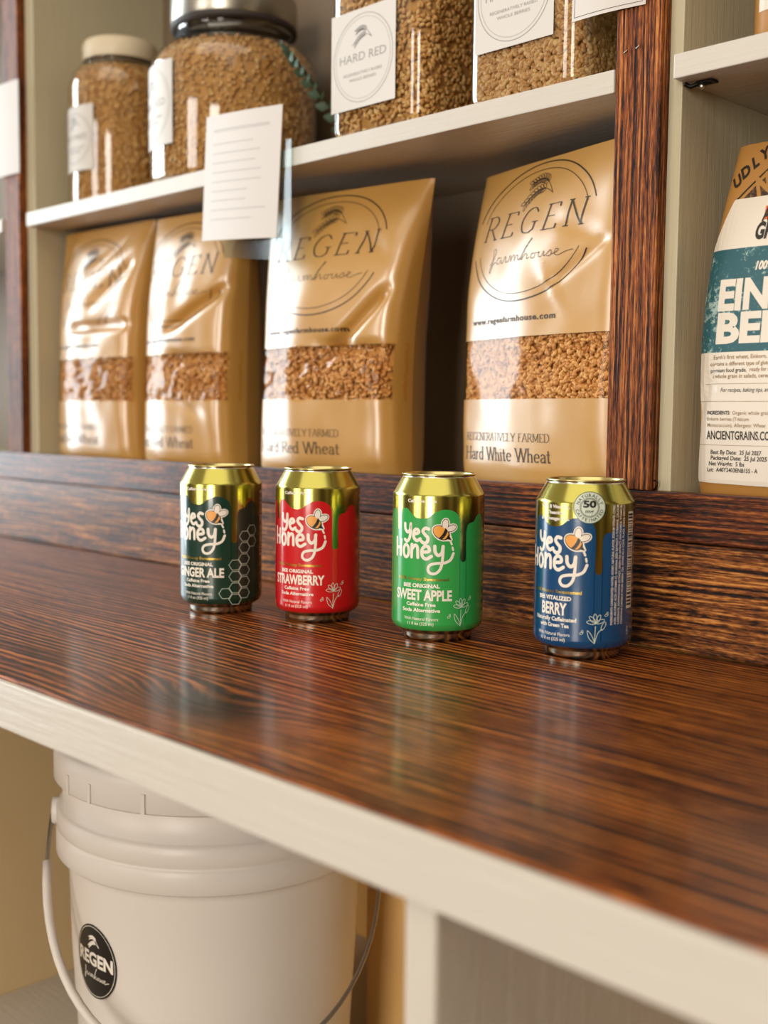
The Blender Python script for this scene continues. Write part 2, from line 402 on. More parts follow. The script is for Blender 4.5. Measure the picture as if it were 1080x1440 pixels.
def wheat_ears(ink, cx, cy, k, mi=0, lay=1, wt=.0005, filled=False):
    for (sx, sy, ang, L) in ((1.1, -.1, 158, 2.0), (1.1, -.1, 188, 2.1)):
        base = Vector((cx+sx*k, cy+sy*k)); path = []
        for i in range(12):
            t = i/11; a = math.radians(ang-60+75*t); path.append(base+Vector((math.cos(math.radians(ang))*L*k*t, (math.sin(math.radians(ang))*L*t+.5*math.sin(math.pi*t))*k)))
        ink.stroke(path, wt, mi, lay, cap=False)
        for i in range(4, 12):
            p = path[i]; d = (path[min(i+1, 11)]-path[i-1]).normalized(); a = math.atan2(d.y, d.x)
            for sg in (1, -1):
                c = p+Vector((math.cos(a+sg*.9), math.sin(a+sg*.9)))*k*.17
                if filled: ink.disc(c, .17*k, .075*k, mi, lay+.05, rot=a+sg*.5, n=12)
                else: ink.arc(c, .19*k, .085*k, 0, 360, wt, mi, lay, rot=a+sg*.5, n=14)

# ------------------------------------------------------------------ materials
M_top = wood('dark_stained_worktop', 'X', '#1a0b07', '#7a3c16', '#c4742f', freq=150, seed=.37, rough=.34, coat=.22, spec=.15, knot=(-.535, .380, .030), bumpd=.0007)
M_rail = wood('dark_stained_rail', 'X', '#190c07', '#7d4720', '#c48442', freq=240, seed=2.1, rough=.40, coat=.1, warp=.008, spec=.2, ringw=.06, gl=3.0)
M_rail2 = wood('dark_stained_lip', 'X', '#170b07', '#63301a', '#a8622c', freq=240, seed=4.4, rough=.40, coat=.1, warp=.006, spec=.2, ringw=.06, gl=3.0)
M_post = wood('stained_post_wood', 'Z', '#1c0c07', '#84451e', '#c67e40', freq=330, seed=7.7, rough=.5, coat=.0, warp=.004, spec=.12, ringw=.04, gl=2.0)
M_white = paint('cream_white_paint', '#c6bfb5', .42, 'X', .7, '#bab0a2')
M_whiteZ = paint('cream_white_paint_upright', '#c6bfb4', .42, 'Z', 1.0, '#b8af9f')
M_side = paint('inner_cream_paint', '#bdb498', .5, 'Z', .7, '#aca286')  # duller, yellower cream than the front edges, on bay dividers and cubby floor
M_under = paint('tan_cabinet_paint', '#d6bd90', .55, 'Z', .3, '#c8ad80')
M_backp = paint('dark_back_panel', '#78654f', .6, 'X', .25, '#66533e')
M_mdf = paint('raw_fibreboard', '#dba860', .7, 'X', .15, '#cf9c55')
M_dark = mat('black_iron', '#1d1a17', .4, .8)
M_steel = mat('zinc_screw', '#b9b4a8', .3, 1)
M_plaster = paint('plaster', '#b9ad97', .8, 'X', .3, '#aa9c84')
M_floor = wood('plank_floor', 'X', '#2a1a10', '#6d4a2d', '#98714a', freq=60, seed=9, rough=.4, coat=.2)

# ------------------------------------------------------------------ setting
def struct(o): o['kind'] = 'structure'; return o
struct(MB().box(-3.2, 2.0, .965, 1.02, -.95, 1.7).build('wall_back', M_plaster))
struct(MB().box(-3.2, 2.0, -2.2, 1.02, -1.0, -.95).build('floor', M_floor))

# ------------------------------------------------------------------ base cabinet, worktop, shelving
base = thing('base_cabinet', 'cream painted open base cabinet under the dark wood worktop, holding the white bucket', 'cabinet', (-.7, .62, -.95))
def P(mb, name, mats, parent):
    """build in world coordinates under a thing"""
    o = mb.build(name, mats); o.parent = parent
    o.matrix_parent_inverse = Matrix.Translation(parent.location).inverted() if parent.rotation_euler.z == 0 else (Matrix.Translation(parent.location) @ Matrix.Rotation(parent.rotation_euler.z, 4, 'Z')).inverted()
    return o
P(MB().box(-.3212, -.3035, .3295, .92, -.93, -.0315, .0022), 'divider', M_whiteZ, base)['label'] = 'white front edge and rough side in the same white paint'  # one white paint all round, the side has no tint of its own
P(MB().box(-1.145, -1.127, .3295, .92, -.93, -.0315, .002), 'side_panel', M_under, base)
P(MB().box(.42, .438, .3295, .92, -.93, -.0315, .002), 'side_panel', M_under, base)
P(MB().box(-1.127, -.3212, .3295, .92, -.47, -.452, .002), 'bottom_shelf', M_white, base)
P(MB().box(-.3035, .42, .3295, .92, -.47, -.452, .002), 'bottom_shelf', M_white, base)
P(MB().box(-1.145, .438, .9205, .935, -.93, -.0315), 'back_panel', M_mdf, base)
P(MB().box(-2.35, -1.146, .3295, .92, -.93, -.0315, .002), 'end_panel', M_under, base)
P(MB().box(-2.35, .438, .36, .92, -.949, -.931), 'plinth', M_under, base)

top = thing('worktop', 'long dark stained wooden worktop with white painted front edge, cans standing on it', 'worktop', (-.7, .5, -.03))
P(MB().box(-2.35, .45, .3300, .4455, -.0300, 0, .0012), 'plank', M_top, top)
P(MB().box(-2.35, .45, .4464, .7150, -.0300, -.0003, .0010), 'plank', M_top, top)
P(MB().box(-2.35, .45, .3255, .3297, -.0308, -.0016, .0010), 'front_trim', M_white, top)['label'] = 'cream white painted front edge'

unit = thing('shelving_unit', 'built in shelving with dark stained posts and cream painted shelves above the worktop', 'shelves', (-.7, .8, 0))
P(MB().box(-2.35, .45, .7165, .7355, .0, .0768, .0012), 'lower_rail', M_rail, unit)
P(MB().box(-2.35, .45, .7150, .7290, .0778, .1122, .0012), 'upper_rail', M_rail2, unit)
for x0, x1 in ((-.4962, -.4585), (-1.4300, -1.3920), (.32, .358), (-2.34, -2.302)):
    P(MB().box(x0, x1, .7155, .7268, .1124, .86, .0009), 'post', M_post, unit)
for x0, x1 in ((-.4966, -.4485), (-1.4390, -1.3725), (.31, .367), (-2.35, -2.293)):
    P(MB().box(x0, x1, .7270, .920, .1055, .86, .0008), 'divider', M_side, unit)
P(MB().box(-2.35, .45, .9205, .940, 0, .88), 'back_panel', M_backp, unit)['label'] = 'dark brown panel at the back'
P(MB().box(-2.35, .45, .7292, .9203, .092, .1055), 'cubby_floor', M_side, unit)
P(MB().box(-2.35, .45, .7160, .9203, .862, .88), 'top_board', M_white, unit)
for x0, x1, z1 in ((-1.3723, -.4968, .4128), (-.4483, .3098, .4130), (-2.2928, -1.4392, .4128)):
    P(MB().box(x0, x1, .7145, .9195, z1-.0165, z1, .0009), 'shelf', M_white, unit)
# bracket with screw under the right shelf
bk = MB()
bk.tube([(-.4470, .7275, .3955), (-.4440, .7300, .3935), (-.4380, .7320, .3952), (-.4300, .7335, .3955)], .0016, 8)
bk.box(-.4395, -.4270, .7290, .7385, .3945, .3962, .0006)
b1 = P(bk, 'shelf_bracket', M_dark, unit)
sc = MB(); sc.lathe([(.0001, .3905), (.0016, .3908), (.0024, .3922), (.0024, .3945), (.0012, .3950)], 16, (-.4365, .7325))
b2 = sc.build('screw', M_steel); b2.parent = b1; b2.matrix_parent_inverse = b1.matrix_parent_inverse.copy() if False else Matrix.Translation(unit.location).inverted(); b2.matrix_parent_inverse = Matrix.Identity(4); b2.location = (0, 0, 0)
# staples and wire loop on the post
st = MB()
for x, z in ((-.4895, .4225), (-.4795, .4235)):
    st.tube([(x, .7150, z), (x+.003, .7150, z+.0016)], .0005, 6)
P(st, 'staple', M_steel, unit)
wl_ = MB(); wl_.tube([(-.4580+.003*math.sin(a), .7205, .1125+.0055*math.sin(a*.5)*1.3) for a in [i*math.pi/8 for i in range(9)]], .0006, 6)
P(wl_, 'wire_loop', M_dark, unit)

# ------------------------------------------------------------------ soda cans
R = .034
M_gold = mat('yellow_gold_metallic_ink', '#c9a93c', .19, 1); M_gold.node_tree.nodes['Principled BSDF'].inputs['Base Color'].default_value = hexc('#b0aa58')
M_goldink = mat('gold_printed_ink', '#b99a3e', .3, 1)
M_alu = mat('bare_aluminium', '#c4bfae', .22, 1)
M_ink = mat('off_white_print', '#e6ded2', .4, coat=.5, coat_rough=.1)
M_black = mat('black_print', '#17120f', .4)
M_orange = mat('honey_orange_print', '#e29c3f', .4)
M_sealbg = mat('pale_mint_print', '#c9d4c4', .4)
M_sealrim = mat('dark_green_print', '#1b4a38', .4)
def canmap(thc):
    def fn(u, v, lift):
        th = thc+u/R; r = R+lift
        return (r*math.sin(th), -r*math.cos(th), v)
    return fn
BOUND = [(-62, 95), (-57, 97), (-52, 95), (-46, 90), (-42, 88), (-38, 91), (-34, 94), (-32, 95.4), (-28.5, 96.8), (-26, 95.6), (-24.9, 92), (-24.4, 83.5), (-22.6, 81.6), (-20.7, 83.5), (-20.2, 92), (-18.8, 96), (-16.1, 97.3), (-13.2, 97.1), (-9.7, 93.9), (-5.7, 91.1), (-.5, 90.5), (3.7, 91.5), (9, 95.3), (14.4, 97.1), (19.9, 96.7), (24.2, 94.7), (26.6, 91.2), (27.4, 87), (27.7, 80), (27.6, 70), (27.2, 63.5), (28.0, 60.6), (30.2, 59.1), (32.6, 60.7), (33.2, 64), (32.8, 72), (32.6, 80), (34, 85.9), (37.7, 87.4), (40.3, 88.4), (43.2, 91.8), (47.2, 93.3), (50.8, 91), (54, 84), (58, 80), (62, 84), (66, 90), (72, 96), (80, 97), (88, 92), (94, 88), (100, 90), (106, 94), (112, 96), (118, 97), (124, 93), (130, 90), (136, 92), (142, 94), (148, 96), (151.6, 95)]
def can(name, x, y, deg, color, label, flavour, style):
    t = thing('soda_can', label, 'can', (x, y, 0), math.radians(deg), 'soda cans on the worktop')
    M_c = mat('printed_'+name, color, .26, spec=.5, coat=.7, coat_rough=.07)
    mats = [M_gold, M_c, M_ink, M_goldink, M_black, M_orange, M_alu, M_sealbg, M_sealrim]
    mb = MB()
    mb.lathe([(.0262, .0052), (.0290, .0068), (.0318, .0088)], 96, mi=6)
    mb.lathe([(.0318, .0088), (.0332, .0104), (R, .0135), (R, .1060), (.0337, .1076), (.0329, .1086), (.0276, .1183), (.0269, .1192)], 128, mi=0)
    mb.lathe([(.0269, .1192), (.0264, .1198), (.0266, .1205)], 96, mi=6)
    fn = canmap(0)
    # coloured label field below the honey drip
    fine = smooth_path(BOUND, 10); n = len(fine); vs = []; fs = []
    for p in fine:
        for z in (.0136, .04, p[1]/1000): vs.append(fn(p[0]/1000, z, .00006))
        # lower curve of the can stays in the label colour
    for i in range(n-1):
        for k in range(2): fs.append((i*3+k, (i+1)*3+k, (i+1)*3+k+1, i*3+k+1))
    mb.add(vs, fs, 1, True)
    mb.lathe([(.03184, .00876), (.03327, .01037), (R+.00007, .0135), (R+.00007, .0138)], 128, mi=1)
    # lettering
    k = Ink()
    W_ = .0024
    q = lambda *a: [(x_/1000, z_/1000) for x_, z_ in a]
    k.stroke(q((-15.6, 86.2), (-15.3, 82.5), (-13.2, 80.2), (-11, 81.5), (-10.2, 86.2)), W_, 2, 3)
    k.stroke(q((-10.2, 86.3), (-10.3, 80.5), (-11.4, 75.5), (-13.6, 73.4), (-15.6, 74.6)), W_, 2, 3)
    k.stroke(q((-7.0, 79.0), (-3.6, 80.3), (-4.2, 82.3), (-6.2, 82.4), (-7.7, 79.8), (-7.3, 76.4), (-5, 74.4), (-2.2, 75.8)), W_, 2, 3)
    k.stroke(q((4.0, 83.1), (1.4, 83.6), (-.2, 81.4), (1.4, 79.0), (3.4, 76.8), (3.0, 73.8), (.6, 72.8), (-1.3, 74.0)), W_, 2, 3)
    k.stroke(q((-25.2, 75.2), (-25.0, 62.6)), W_, 2, 3); k.stroke(q((-19.6, 74.0), (-20.2, 62.9)), W_, 2, 3.1); k.stroke(q((-24.8, 68.4), (-20.2, 68.4)), W_*.9, 2, 3.2)
    k.arc((-.0143, .0664), .0025, .0045, 0, 360, W_, 2, 3, n=30)
    k.stroke(q((-9.0, 71.4), (-9.2, 62.2)), W_, 2, 3); k.stroke(q((-9.1, 67.6), (-6.6, 70.8), (-4.4, 69.6), (-4.0, 62.2)), W_, 2, 3.1)
    k.stroke(q((-.4, 66.2), (4.4, 67.0), (4.0, 70.0), (1.4, 70.6), (-.8, 67.8), (-.4, 63.2), (2.4, 61.4), (6.2, 63.4)), W_, 2, 3)
    k.stroke(q((8.6, 70.8), (9.0, 66.6), (11.2, 64.2), (13.8, 66.2), (14.6, 70.8)), W_, 2, 3)
    k.stroke(q((14.7, 70.8), (14.3, 62), (13, 55), (9.6, 51.2), (5.6, 51.2), (3.8, 53.8), (5.2, 57), (10, 58.4), (15.6, 58.8), (20.0, 61), (22.2, 65.6)), W_*.85, 2, 3.2)
    k.stroke(q((21.9, 68.0), (21.5, 70.0)), .0014, 2, 3); k.stroke(q((20.9, 72.2), (20.0, 74.2)), .0014, 2, 3)
    # plain bee emblem: striped body, two wings
    bx, bz, ro = .0131, .0806, math.radians(-33)
    def loc(a, b): return (bx+a*math.cos(ro)-b*math.sin(ro), bz+a*math.sin(ro)+b*math.cos(ro))
    k.disc((bx, bz), .0075, .0055, 2, 2, rot=ro)
    k.face([loc(.005, .004), loc(.0098, .0004), loc(.0096, -.001), loc(.004, -.0048)], 2, 2.05)
    for wx, wz, a, b, rr in ((.0160, .0866, .0026, .0041, -.12), (.0204, .0838, .0041, .0025, .35)):
        k.disc((wx, wz), a+.0008, b+.0008, 2, 2.1, rot=rr); k.disc((wx, wz), a, b, 4, 2.6, rot=rr); k.disc((wx, wz), a-.00045, b-.00045, 2, 3.2, rot=rr)
    k.disc((bx, bz), .0067, .0047, 4, 3, rot=ro); k.disc(loc(-.0002, 0), .0061, .0041, 5, 3.6, rot=ro)
    for a0, a1 in ((.0005, .0029), (.0044, .0062)):
        pts = []
        for i in range(9):
            a = a0+(a1-a0)*i/8*.0; h = .0044*math.sqrt(max(0, 1-((a0)/.0066)**2)); s1 = -1+2*i/8; pts.append(loc(a0+.0008*(1-s1*s1), h*s1))
        pts2 = []
        for i in range(9):
            h = .0044*math.sqrt(max(0, 1-((a1)/.0066)**2)); s1 = 1-2*i/8; pts2.append(loc(a1+.0008*(1-s1*s1), h*s1))
        k.face(pts+pts2, 4, 4)
    k.face([loc(.006, .0012), loc(.0093, -.0002), loc(.006, -.0016)], 4, 4.1)
    k.text('100% Honey Sweetened', -.0012, .0456, .0022, 3, 3, width=.041, bold=.025)
    if style == 'berry':
        for i, s1 in enumerate(('With B Vitamins,', 'L-Theanine,', '& Ashwagandha.')): k.text(s1, -.0022, .1030-.0040*i, .0022, 2, 3, width=(.024, .017, .024)[i], bold=.03)
        k.text('BEE VITALIZED', -.0012, .0409, .0026, 2, 3, width=.027, bold=.04)
        k.text(flavour, -.0012, .0310, .0077, 2, 3, width=.021, bold=.035)
        k.text('Naturally Caffeinated', -.0010, .0266, .0026, 2, 3, width=.034, bold=.03); k.text('with Green Tea', -.0010, .0224, .0026, 2, 3, width=.024, bold=.03)
    else:
        k.text('Caffeine Free', -.0018, .1020, .0022, 2, 3, width=.0225, bold=.03)
        k.text('BEE ORIGINAL', -.0018, .0405, .0026, 2, 3, width=.029, bold=.04)
        k.text(flavour, -.0014, .0314, .0071, 2, 3, width=.046 if len(flavour) > 9 else .044, bold=.035)
        k.text('Caffeine Free', -.0018, .0269, .0025, 2, 3, width=.023, bold=.03); k.text('Soda Alternative', -.0020, .0227, .0025, 2, 3, width=.030, bold=.03)
    k.text('With Natural Flavors', -.0018, .0163+.0002, .0022, 2, 3, width=.027, bold=.004); k.text('11 fl oz (325 ml)', -.0018, .0129, .0022, 2, 3, width=.0205, bold=.004)
    if style == 'hex':
        hx = .0047
        for cx, cz in ((22.7, 18), (30.9, 13), (30.9, 22.4), (30.9, 31.8), (30.9, 41.2), (39.1, 17.7), (39.1, 27.1), (39.1, 36.5), (39.1, 45.9), (39.4, 55.2), (39.8, 64.5), (47.4, 69), (47.4, 59.8)):
            pts = [(cx/1000+.0054*math.cos(math.radians(60*i)), cz/1000+hx*math.sin(math.radians(60*i+0))*1.0) for i in range(7)]
            k.stroke(pts, .0004, 7, 3, smooth=False, cap=False)
    else:
        fc = 7
        cx, cz = .0292, .0265
        k.stroke([(.0283, .0125), (.0286, .018), (cx-.0003, cz-.002)], .00045, fc, 3, cap=False)
        for a in (20, 62, 98, 135, 172):
            a = math.radians(a); k.arc((cx+.0032*math.cos(a), cz+.0032*math.sin(a)), .0031, .0012, 0, 360, .0004, fc, 3.05+a*.01, rot=a, n=20)
        k.stroke([(.0284, .0130), (.0305, .0195), (.0335, .0225)], .00045, fc, 3.3, cap=False)
        k.arc((.0345, .0245), .0030, .0012, 0, 360, .0004, fc, 3.3, rot=1.1, n=20)
        k.stroke([(.0282, .0128), (.0245, .0165), (.0235, .0215), (.0262, .0185), (.0283, .0140)], .0004, fc, 3.35, cap=False)
        for px, pz in ((.0195, .0195), (.0365, .0318)):
            k.arc((px, pz), .0013, .0007, 0, 360, .0003, fc, 3.4, rot=.4, n=14); k.arc((px+.0006, pz+.0013), .0009, .0005, 0, 360, .0003, fc, 3.45, rot=1.2, n=12)
    if style == 'berry':
        c = (.0231, .1042)
        k.disc(c, .0108, .0108, 8, 4.5, n=48); k.disc(c, .0103, .0103, 7, 5, n=48)
        k.arc(c, .0064, .0064, 0, 360, .0004, 4, 5.5, n=40); k.arc(c, .0057, .0057, 0, 360, .00035, 4, 5.5, n=40)
        k.ring_text('NATURALLY', c, .0072, 158, 22, .0021, 4, 5.5); k.ring_text('CAFFEINATED', c, .0094, 196, 344, .0021, 4, 5.5, inward=True)
        k.text('50', c[0], c[1]+.0002, .0042, 4, 5.5, width=.0088, bold=.05); k.text('mg', c[0], c[1]-.0036, .0024, 4, 5.5, width=.0055, bold=.02)
        for i, s1 in enumerate(('INGREDIENTS: CARBONATED WATER, HONEY, NATURAL FLAVOR, SODIUM CITRATE, CITRIC', 'ACID, ASCORBIC ACID (VITAMIN C), GUARANA SEED EXTRACT, L-THEANINE, CALCIUM', 'CARBONATE, ASHWAGANDHA EXTRACT, GREEN TEA EXTRACT, NIACINAMIDE, VITAMIN B6', 'CONTAINS CAFFEINE FROM GREEN TEA. STORE IN A COOL PLACE. SHAKE GENTLY')):
            k.text(s1, .0412+.0030*i, .0250, .0017, 2, 3, width=.081, bold=.02, rot=math.pi/2, align='L')
    bx0 = .0545 if style == 'berry' else .0600
    z0 = .035 if style == 'berry' else .047
    k.rect(bx0, bx0+.0075, z0, z0+.066 if style == 'berry' else z0+.054, 2, 3)
    rnd = random.Random(5); z = z0+.002; ze = (z0+.064 if style == 'berry' else z0+.052)
    while z < ze:
        w = rnd.choice((.0006, .0009, .0014)); k.rect(bx0+.0004, bx0+.0066, z, z+w, 4, 3.6); z += w+rnd.choice((.0006, .001, .0013))
    k.text('5 08312 4' if False else 'CRV', bx0+.003, .020, .0022, 2, 3, rot=math.pi/2)
    k.emit(mb, fn, 0, du=.0012, eps=.00004)
    body = mb.build('body', mats, t)
    # base rim, lid, opening tab
    bs = MB(); bs.lathe([(.0005, .0040), (.018, .0032), (.0238, .0008), (.0246, 0), (.0256, .0004), (.0262, .0026), (.0262, .0050), (.0263, .0053)], 96)
    bs.build('base_rim', M_alu, t)
    ld = MB(); ld.lathe([(.0266, .1205), (.0272, .1207), (.0275, .1214), (.0272, .1220), (.0265, .1221), (.0260, .1214), (.0246, .1160), (.0238, .1152), (.0232, .1160), (.0150, .1166), (.0005, .1166)], 96)
    lid = ld.build('lid', M_lid, t)
    tb = MB()
    ring = [(.0040*math.cos(a)+(.0035 if False else 0), -.0075+.0068*math.sin(a), .1188) for a in [i*2*math.pi/28 for i in range(29)]]
    tb.tube(ring, .0011, 8); tb.box(-.0045, .0045, -.0015, .0075, .1178, .1192, .0006); tb.lathe([(.0001, .1202), (.0018, .1200), (.0022, .1190), (.0022, .1165)], 20)
    o = tb.build('pull_tab', M_lid, lid); o.rotation_euler.z = .7
    return t
M_lid = mat('pale_gold_lid', '#cdbf86', .24, 1)
can('deep_green', -.7894, .5834, 21.2, '#0c3327', 'dark green soda can with white hexagons, marked ginger ale, leftmost on the worktop', 'GINGER ALE', 'hex')
can('red', -.7046, .6169, 21.8, '#c4151c', 'red soda can marked strawberry, standing between the dark green and bright green cans', 'STRAWBERRY', 'flower')
can('bright_green', -.5872, .6334, 24.6, '#2f9d4b', 'bright green soda can marked sweet apple', 'SWEET APPLE', 'flower')
can('blue', -.4760, .6631, 1.8, '#07436f', 'blue soda can marked berry with a round caffeine seal', 'BERRY', 'berry')

# ------------------------------------------------------------------ grain kernels
def kernel_cloud(mb, spots, L=.0062, r=.0016, mi=0, rnd=None, hi=True):
    """spots: (point, normal) pairs; rice-like kernels lying in the surface"""
    rings, seg = (5, 7) if hi else (4, 5)
    for p, n in spots:
        p = Vector(p); n = Vector(n).normalized(); t0 = n.orthogonal().normalized(); a = rnd.random()*math.tau
        t = (Matrix.Rotation(a, 3, n) @ t0); t = (t+n*rnd.uniform(-.35, .35)).normalized(); b = n.cross(t).normalized(); c = t.cross(b)
        l2 = L/2*rnd.uniform(.85, 1.12); rr = r*rnd.uniform(.85, 1.15); vs = [p-t*l2]; fs = []
        for i in range(1, rings):
            s1 = -1+2*i/rings; q = rr*math.sqrt(1-s1*s1)**.9
            for k in range(seg):
                w = math.tau*k/seg; vs.append(p+t*(l2*s1)+b*(q*math.cos(w))+c*(q*math.sin(w)))
        vs.append(p+t*l2)
        for k in range(seg):
            fs.append((0, 1+(k+1) % seg, 1+k))
            for i in range(rings-2): fs.append((1+i*seg+k, 1+i*seg+(k+1) % seg, 1+(i+1)*seg+(k+1) % seg, 1+(i+1)*seg+k))
            fs.append((len(vs)-1, 1+(rings-2)*seg+k, 1+(rings-2)*seg+(k+1) % seg))
        mb.add(vs, fs, mi, True)
def grain_mat(name, c1, c2, c3):
    M = mat(name, c2, .5, coat=.15); t = NT(M)
    geo = t.new('ShaderNodeNewGeometry')
    n = t.noise(t.coord(), 500, 3)
    t.link(t.mix(t.math('MULTIPLY', n, .5), t.ramp(geo.outputs['Random Per Island'], [(0, c1), (1, c3), (.5, c2)]), c1), t.b.inputs['Base Color'])
    return M
M_grain = grain_mat('wheat_kernels', '#a06c34', '#c8935a', '#e0b880')
M_grain_dk = grain_mat('red_wheat_kernels', '#b57c3e', '#d9a460', '#ecc488')
M_fill = mat('packed_grain_fill', '#bd8a4e', .8)

# ------------------------------------------------------------------ paper bags
def kraft_mat(name, base, dk, gloss):
    M = mat(name, base, .45, coat=gloss, coat_rough=.28); t = NT(M); t.b.inputs['Coat IOR'].default_value = 1.9
    n1 = t.noise(t.coord(), 14, 5, .6); n2 = t.noise(t.coord(scale=(1, 1, 1)), 700, 3)
    t.link(t.mix(t.math('MULTIPLY', n1, .45), base, dk), t.b.inputs['Base Color'])
    n3 = t.noise(t.coord(), 30, 4, .55)
    t.bump(t.math('ADD', t.math('MULTIPLY', n3, 1.0), t.math('MULTIPLY', n2, .03)), .16, .004)
    return M
M_kraft = kraft_mat('glossy_kraft', '#bf8f46', '#a87a34', .9)
M_kraft2 = kraft_mat('matte_kraft', '#b3803f', '#9a6a31', .1)
M_bagink = mat('dark_brown_print', '#2b2018', .45)
M_film = clear('clear_film', '#fff6e6', .008, .12, .14)

class Bag:
    def __init__(s, w, h, d, seed, top_w=1.0, sq=3.0, creases=(), amp=.003, lean=0.0, dtop=.003, waist=.03, facet=None):
        s.w, s.h, s.d, s.seed, s.topw, s.sq, s.creases, s.amp, s.lean, s.dtop, s.waist, s.facet = w, h, d, seed, top_w, sq, creases, amp, lean, dtop, waist, facet
    def half(s, v):
        a = 1-s.waist*math.sin(math.pi*min(1, v/.9))
        a *= 1+(s.topw-1)*max(0, (v-.45)/.55)**1.3
        return s.w/2*a
    def depth(s, v):
        if v < .06: return s.d*(.80+.20*(v/.06)**.5)
        if v < .5: return s.d*(1+.06*math.sin((v-.06)/.44*math.pi))
        t = (v-.5)/.5; return s.dtop+(s.d-s.dtop)*(1-t**2.0)
    def pt(s, u, v, side=-1, lift=0):
        """u -1..1 across, v 0..1 up; side -1 front, 1 back"""
        uu = max(-1, min(1, u)); pr = (1-abs(uu)**s.sq)**.62
        if s.facet:
            ub, ld, rd = s.facet; sm = .07
            a = sm*math.log(1+math.exp((ub-uu)/sm))/(1+ub); b_ = sm*math.log(1+math.exp((uu-ub)/sm))/(1-ub)
            pr = max(0, (1-abs(uu)**14)**.6*(1-ld*a-rd*b_))
        y = s.depth(v)*pr
        nz = noise.noise(Vector((u*1.6+s.seed*7.1, v*3.2, side*2.0+s.seed)))+.5*noise.noise(Vector((u*3.4+s.seed*3.3, v*7.5, side*3.0)))
        k = min(1, (1-abs(uu))*4)*min(1, v*9)*(.4+.6*min(1, (1-v)*6))
        y += nz*s.amp*k
        for (u0, v0, ang, ln, wd, am) in s.creases:
            if side > 0: break
            dx, dv = (uu-u0)*s.w/2, (v-v0)*s.h
            a = dx*math.cos(ang)+dv*math.sin(ang); b = -dx*math.sin(ang)+dv*math.cos(ang)
            y += am*math.exp(-(b/wd)**2)*(1/(1+math.exp((abs(a)-ln)/.006)))*k
        x = s.half(v)*uu+s.lean*v*v
        return Vector((x, side*y, v*s.h))
    def front(s, x, z, lift):
        """print position: x metres from the centre line, z metres from the base"""
        v = z/s.h; u = x/(s.w/2)
        p = s.pt(u, v); e = .004
        a = s.pt(u+e, v)-s.pt(u-e, v); b = s.pt(u, v+e)-s.pt(u, v-e); n = a.cross(b)
        if n.length < 1e-12: n = Vector((0, -1, 0))
        n.normalize(); return p+n*(lift+.00025)
    def shell(s, mb, mi=0, window=None, NU=56, NV=72):
        us = [math.sin((i/NU-.5)*math.pi)*.35+(2*i/NU-1)*.65 for i in range(NU+1)]
        vs = [j/NV for j in range(NV+1)]
        if window:
            zs = sorted(vs, key=lambda q: abs(q-window[0])); vs[vs.index(zs[0])] = window[0]
            zs = sorted(vs, key=lambda q: abs(q-window[1])); vs[vs.index(zs[0])] = window[1]
        for side in (-1, 1):
            V = [s.pt(u, v, side) for v in vs for u in us]; F = []
            for j in range(NV):
                for i in range(NU):
                    if side < 0 and window and window[0]-1e-6 <= vs[j] and vs[j+1] <= window[1]+1e-6 and window[2] <= us[i] and us[i+1] <= window[3]: continue
                    q = (j*(NU+1)+i, j*(NU+1)+i+1, (j+1)*(NU+1)+i+1, (j+1)*(NU+1)+i)
                    F.append(q if side < 0 else q[::-1])
            mb.add(V, F, mi, True)
        # bottom and top closing strips
        for v, fl in ((0, 0), (1, 1)):
            A = [s.pt(u, v, -1) for u in us]; B = [s.pt(u, v, 1) for u in us]; n = len(us)
            F = [((i, i+1, n+i+1, n+i) if fl else (i, n+i, n+i+1, i+1)) for i in range(n-1)]
            mb.add(A+B, F, mi, False)
        s.us, s.vs = us, vs
    def film(s, mb, window, off=.0004, rnd=None, crinkle=0):
        U = [window[2]-.02+(window[3]-window[2]+.04)*i/40 for i in range(41)]; Vv = [window[0]-.006+(window[1]-window[0]+.012)*j/16 for j in range(17)]
        V = []
        for v in Vv:
            for u in U:
                p = s.pt(u, v); p.y -= off*(-1)*-1+0
                if crinkle: p.y += crinkle*noise.noise(Vector((u*5+v*20+s.seed*9, v*55-u*7, s.seed)))
                p.y += .0006; V.append(p)
        mb.add(V, [(j*41+i, j*41+i+1, (j+1)*41+i+1, (j+1)*41+i) for j in range(16) for i in range(40)], 0, True)
    def grain(s, mb, window, count, rnd, hi=True):
        spots = []
        for layer in (0, 1):
            for i in range(count):
                u = rnd.uniform(window[2], window[3]); v = rnd.uniform(window[0]-.01, window[1]+.01)
                p = s.pt(u, v); e = .01; n = (s.pt(u+e, v)-s.pt(u-e, v)).cross(s.pt(u, v+e)-s.pt(u, v-e)).normalized()
                spots.append((p-n*(.0032+layer*.0022+rnd.random()*.0008), n))
        kernel_cloud(mb, spots, rnd=rnd, hi=hi)
        U = [window[2]+(window[3]-window[2])*i/20 for i in range(21)]; Vv = [window[0]-.02+(window[1]-window[0]+.04)*j/8 for j in range(9)]
        V = []
        for v in Vv:
            for u in U:
                p = s.pt(u, v); p.y += .0075; V.append(p)
        mb.add(V, [(j*21+i, j*21+i+1, (j+1)*21+i+1, (j+1)*21+i) for j in range(8) for i in range(20)], 1, True)

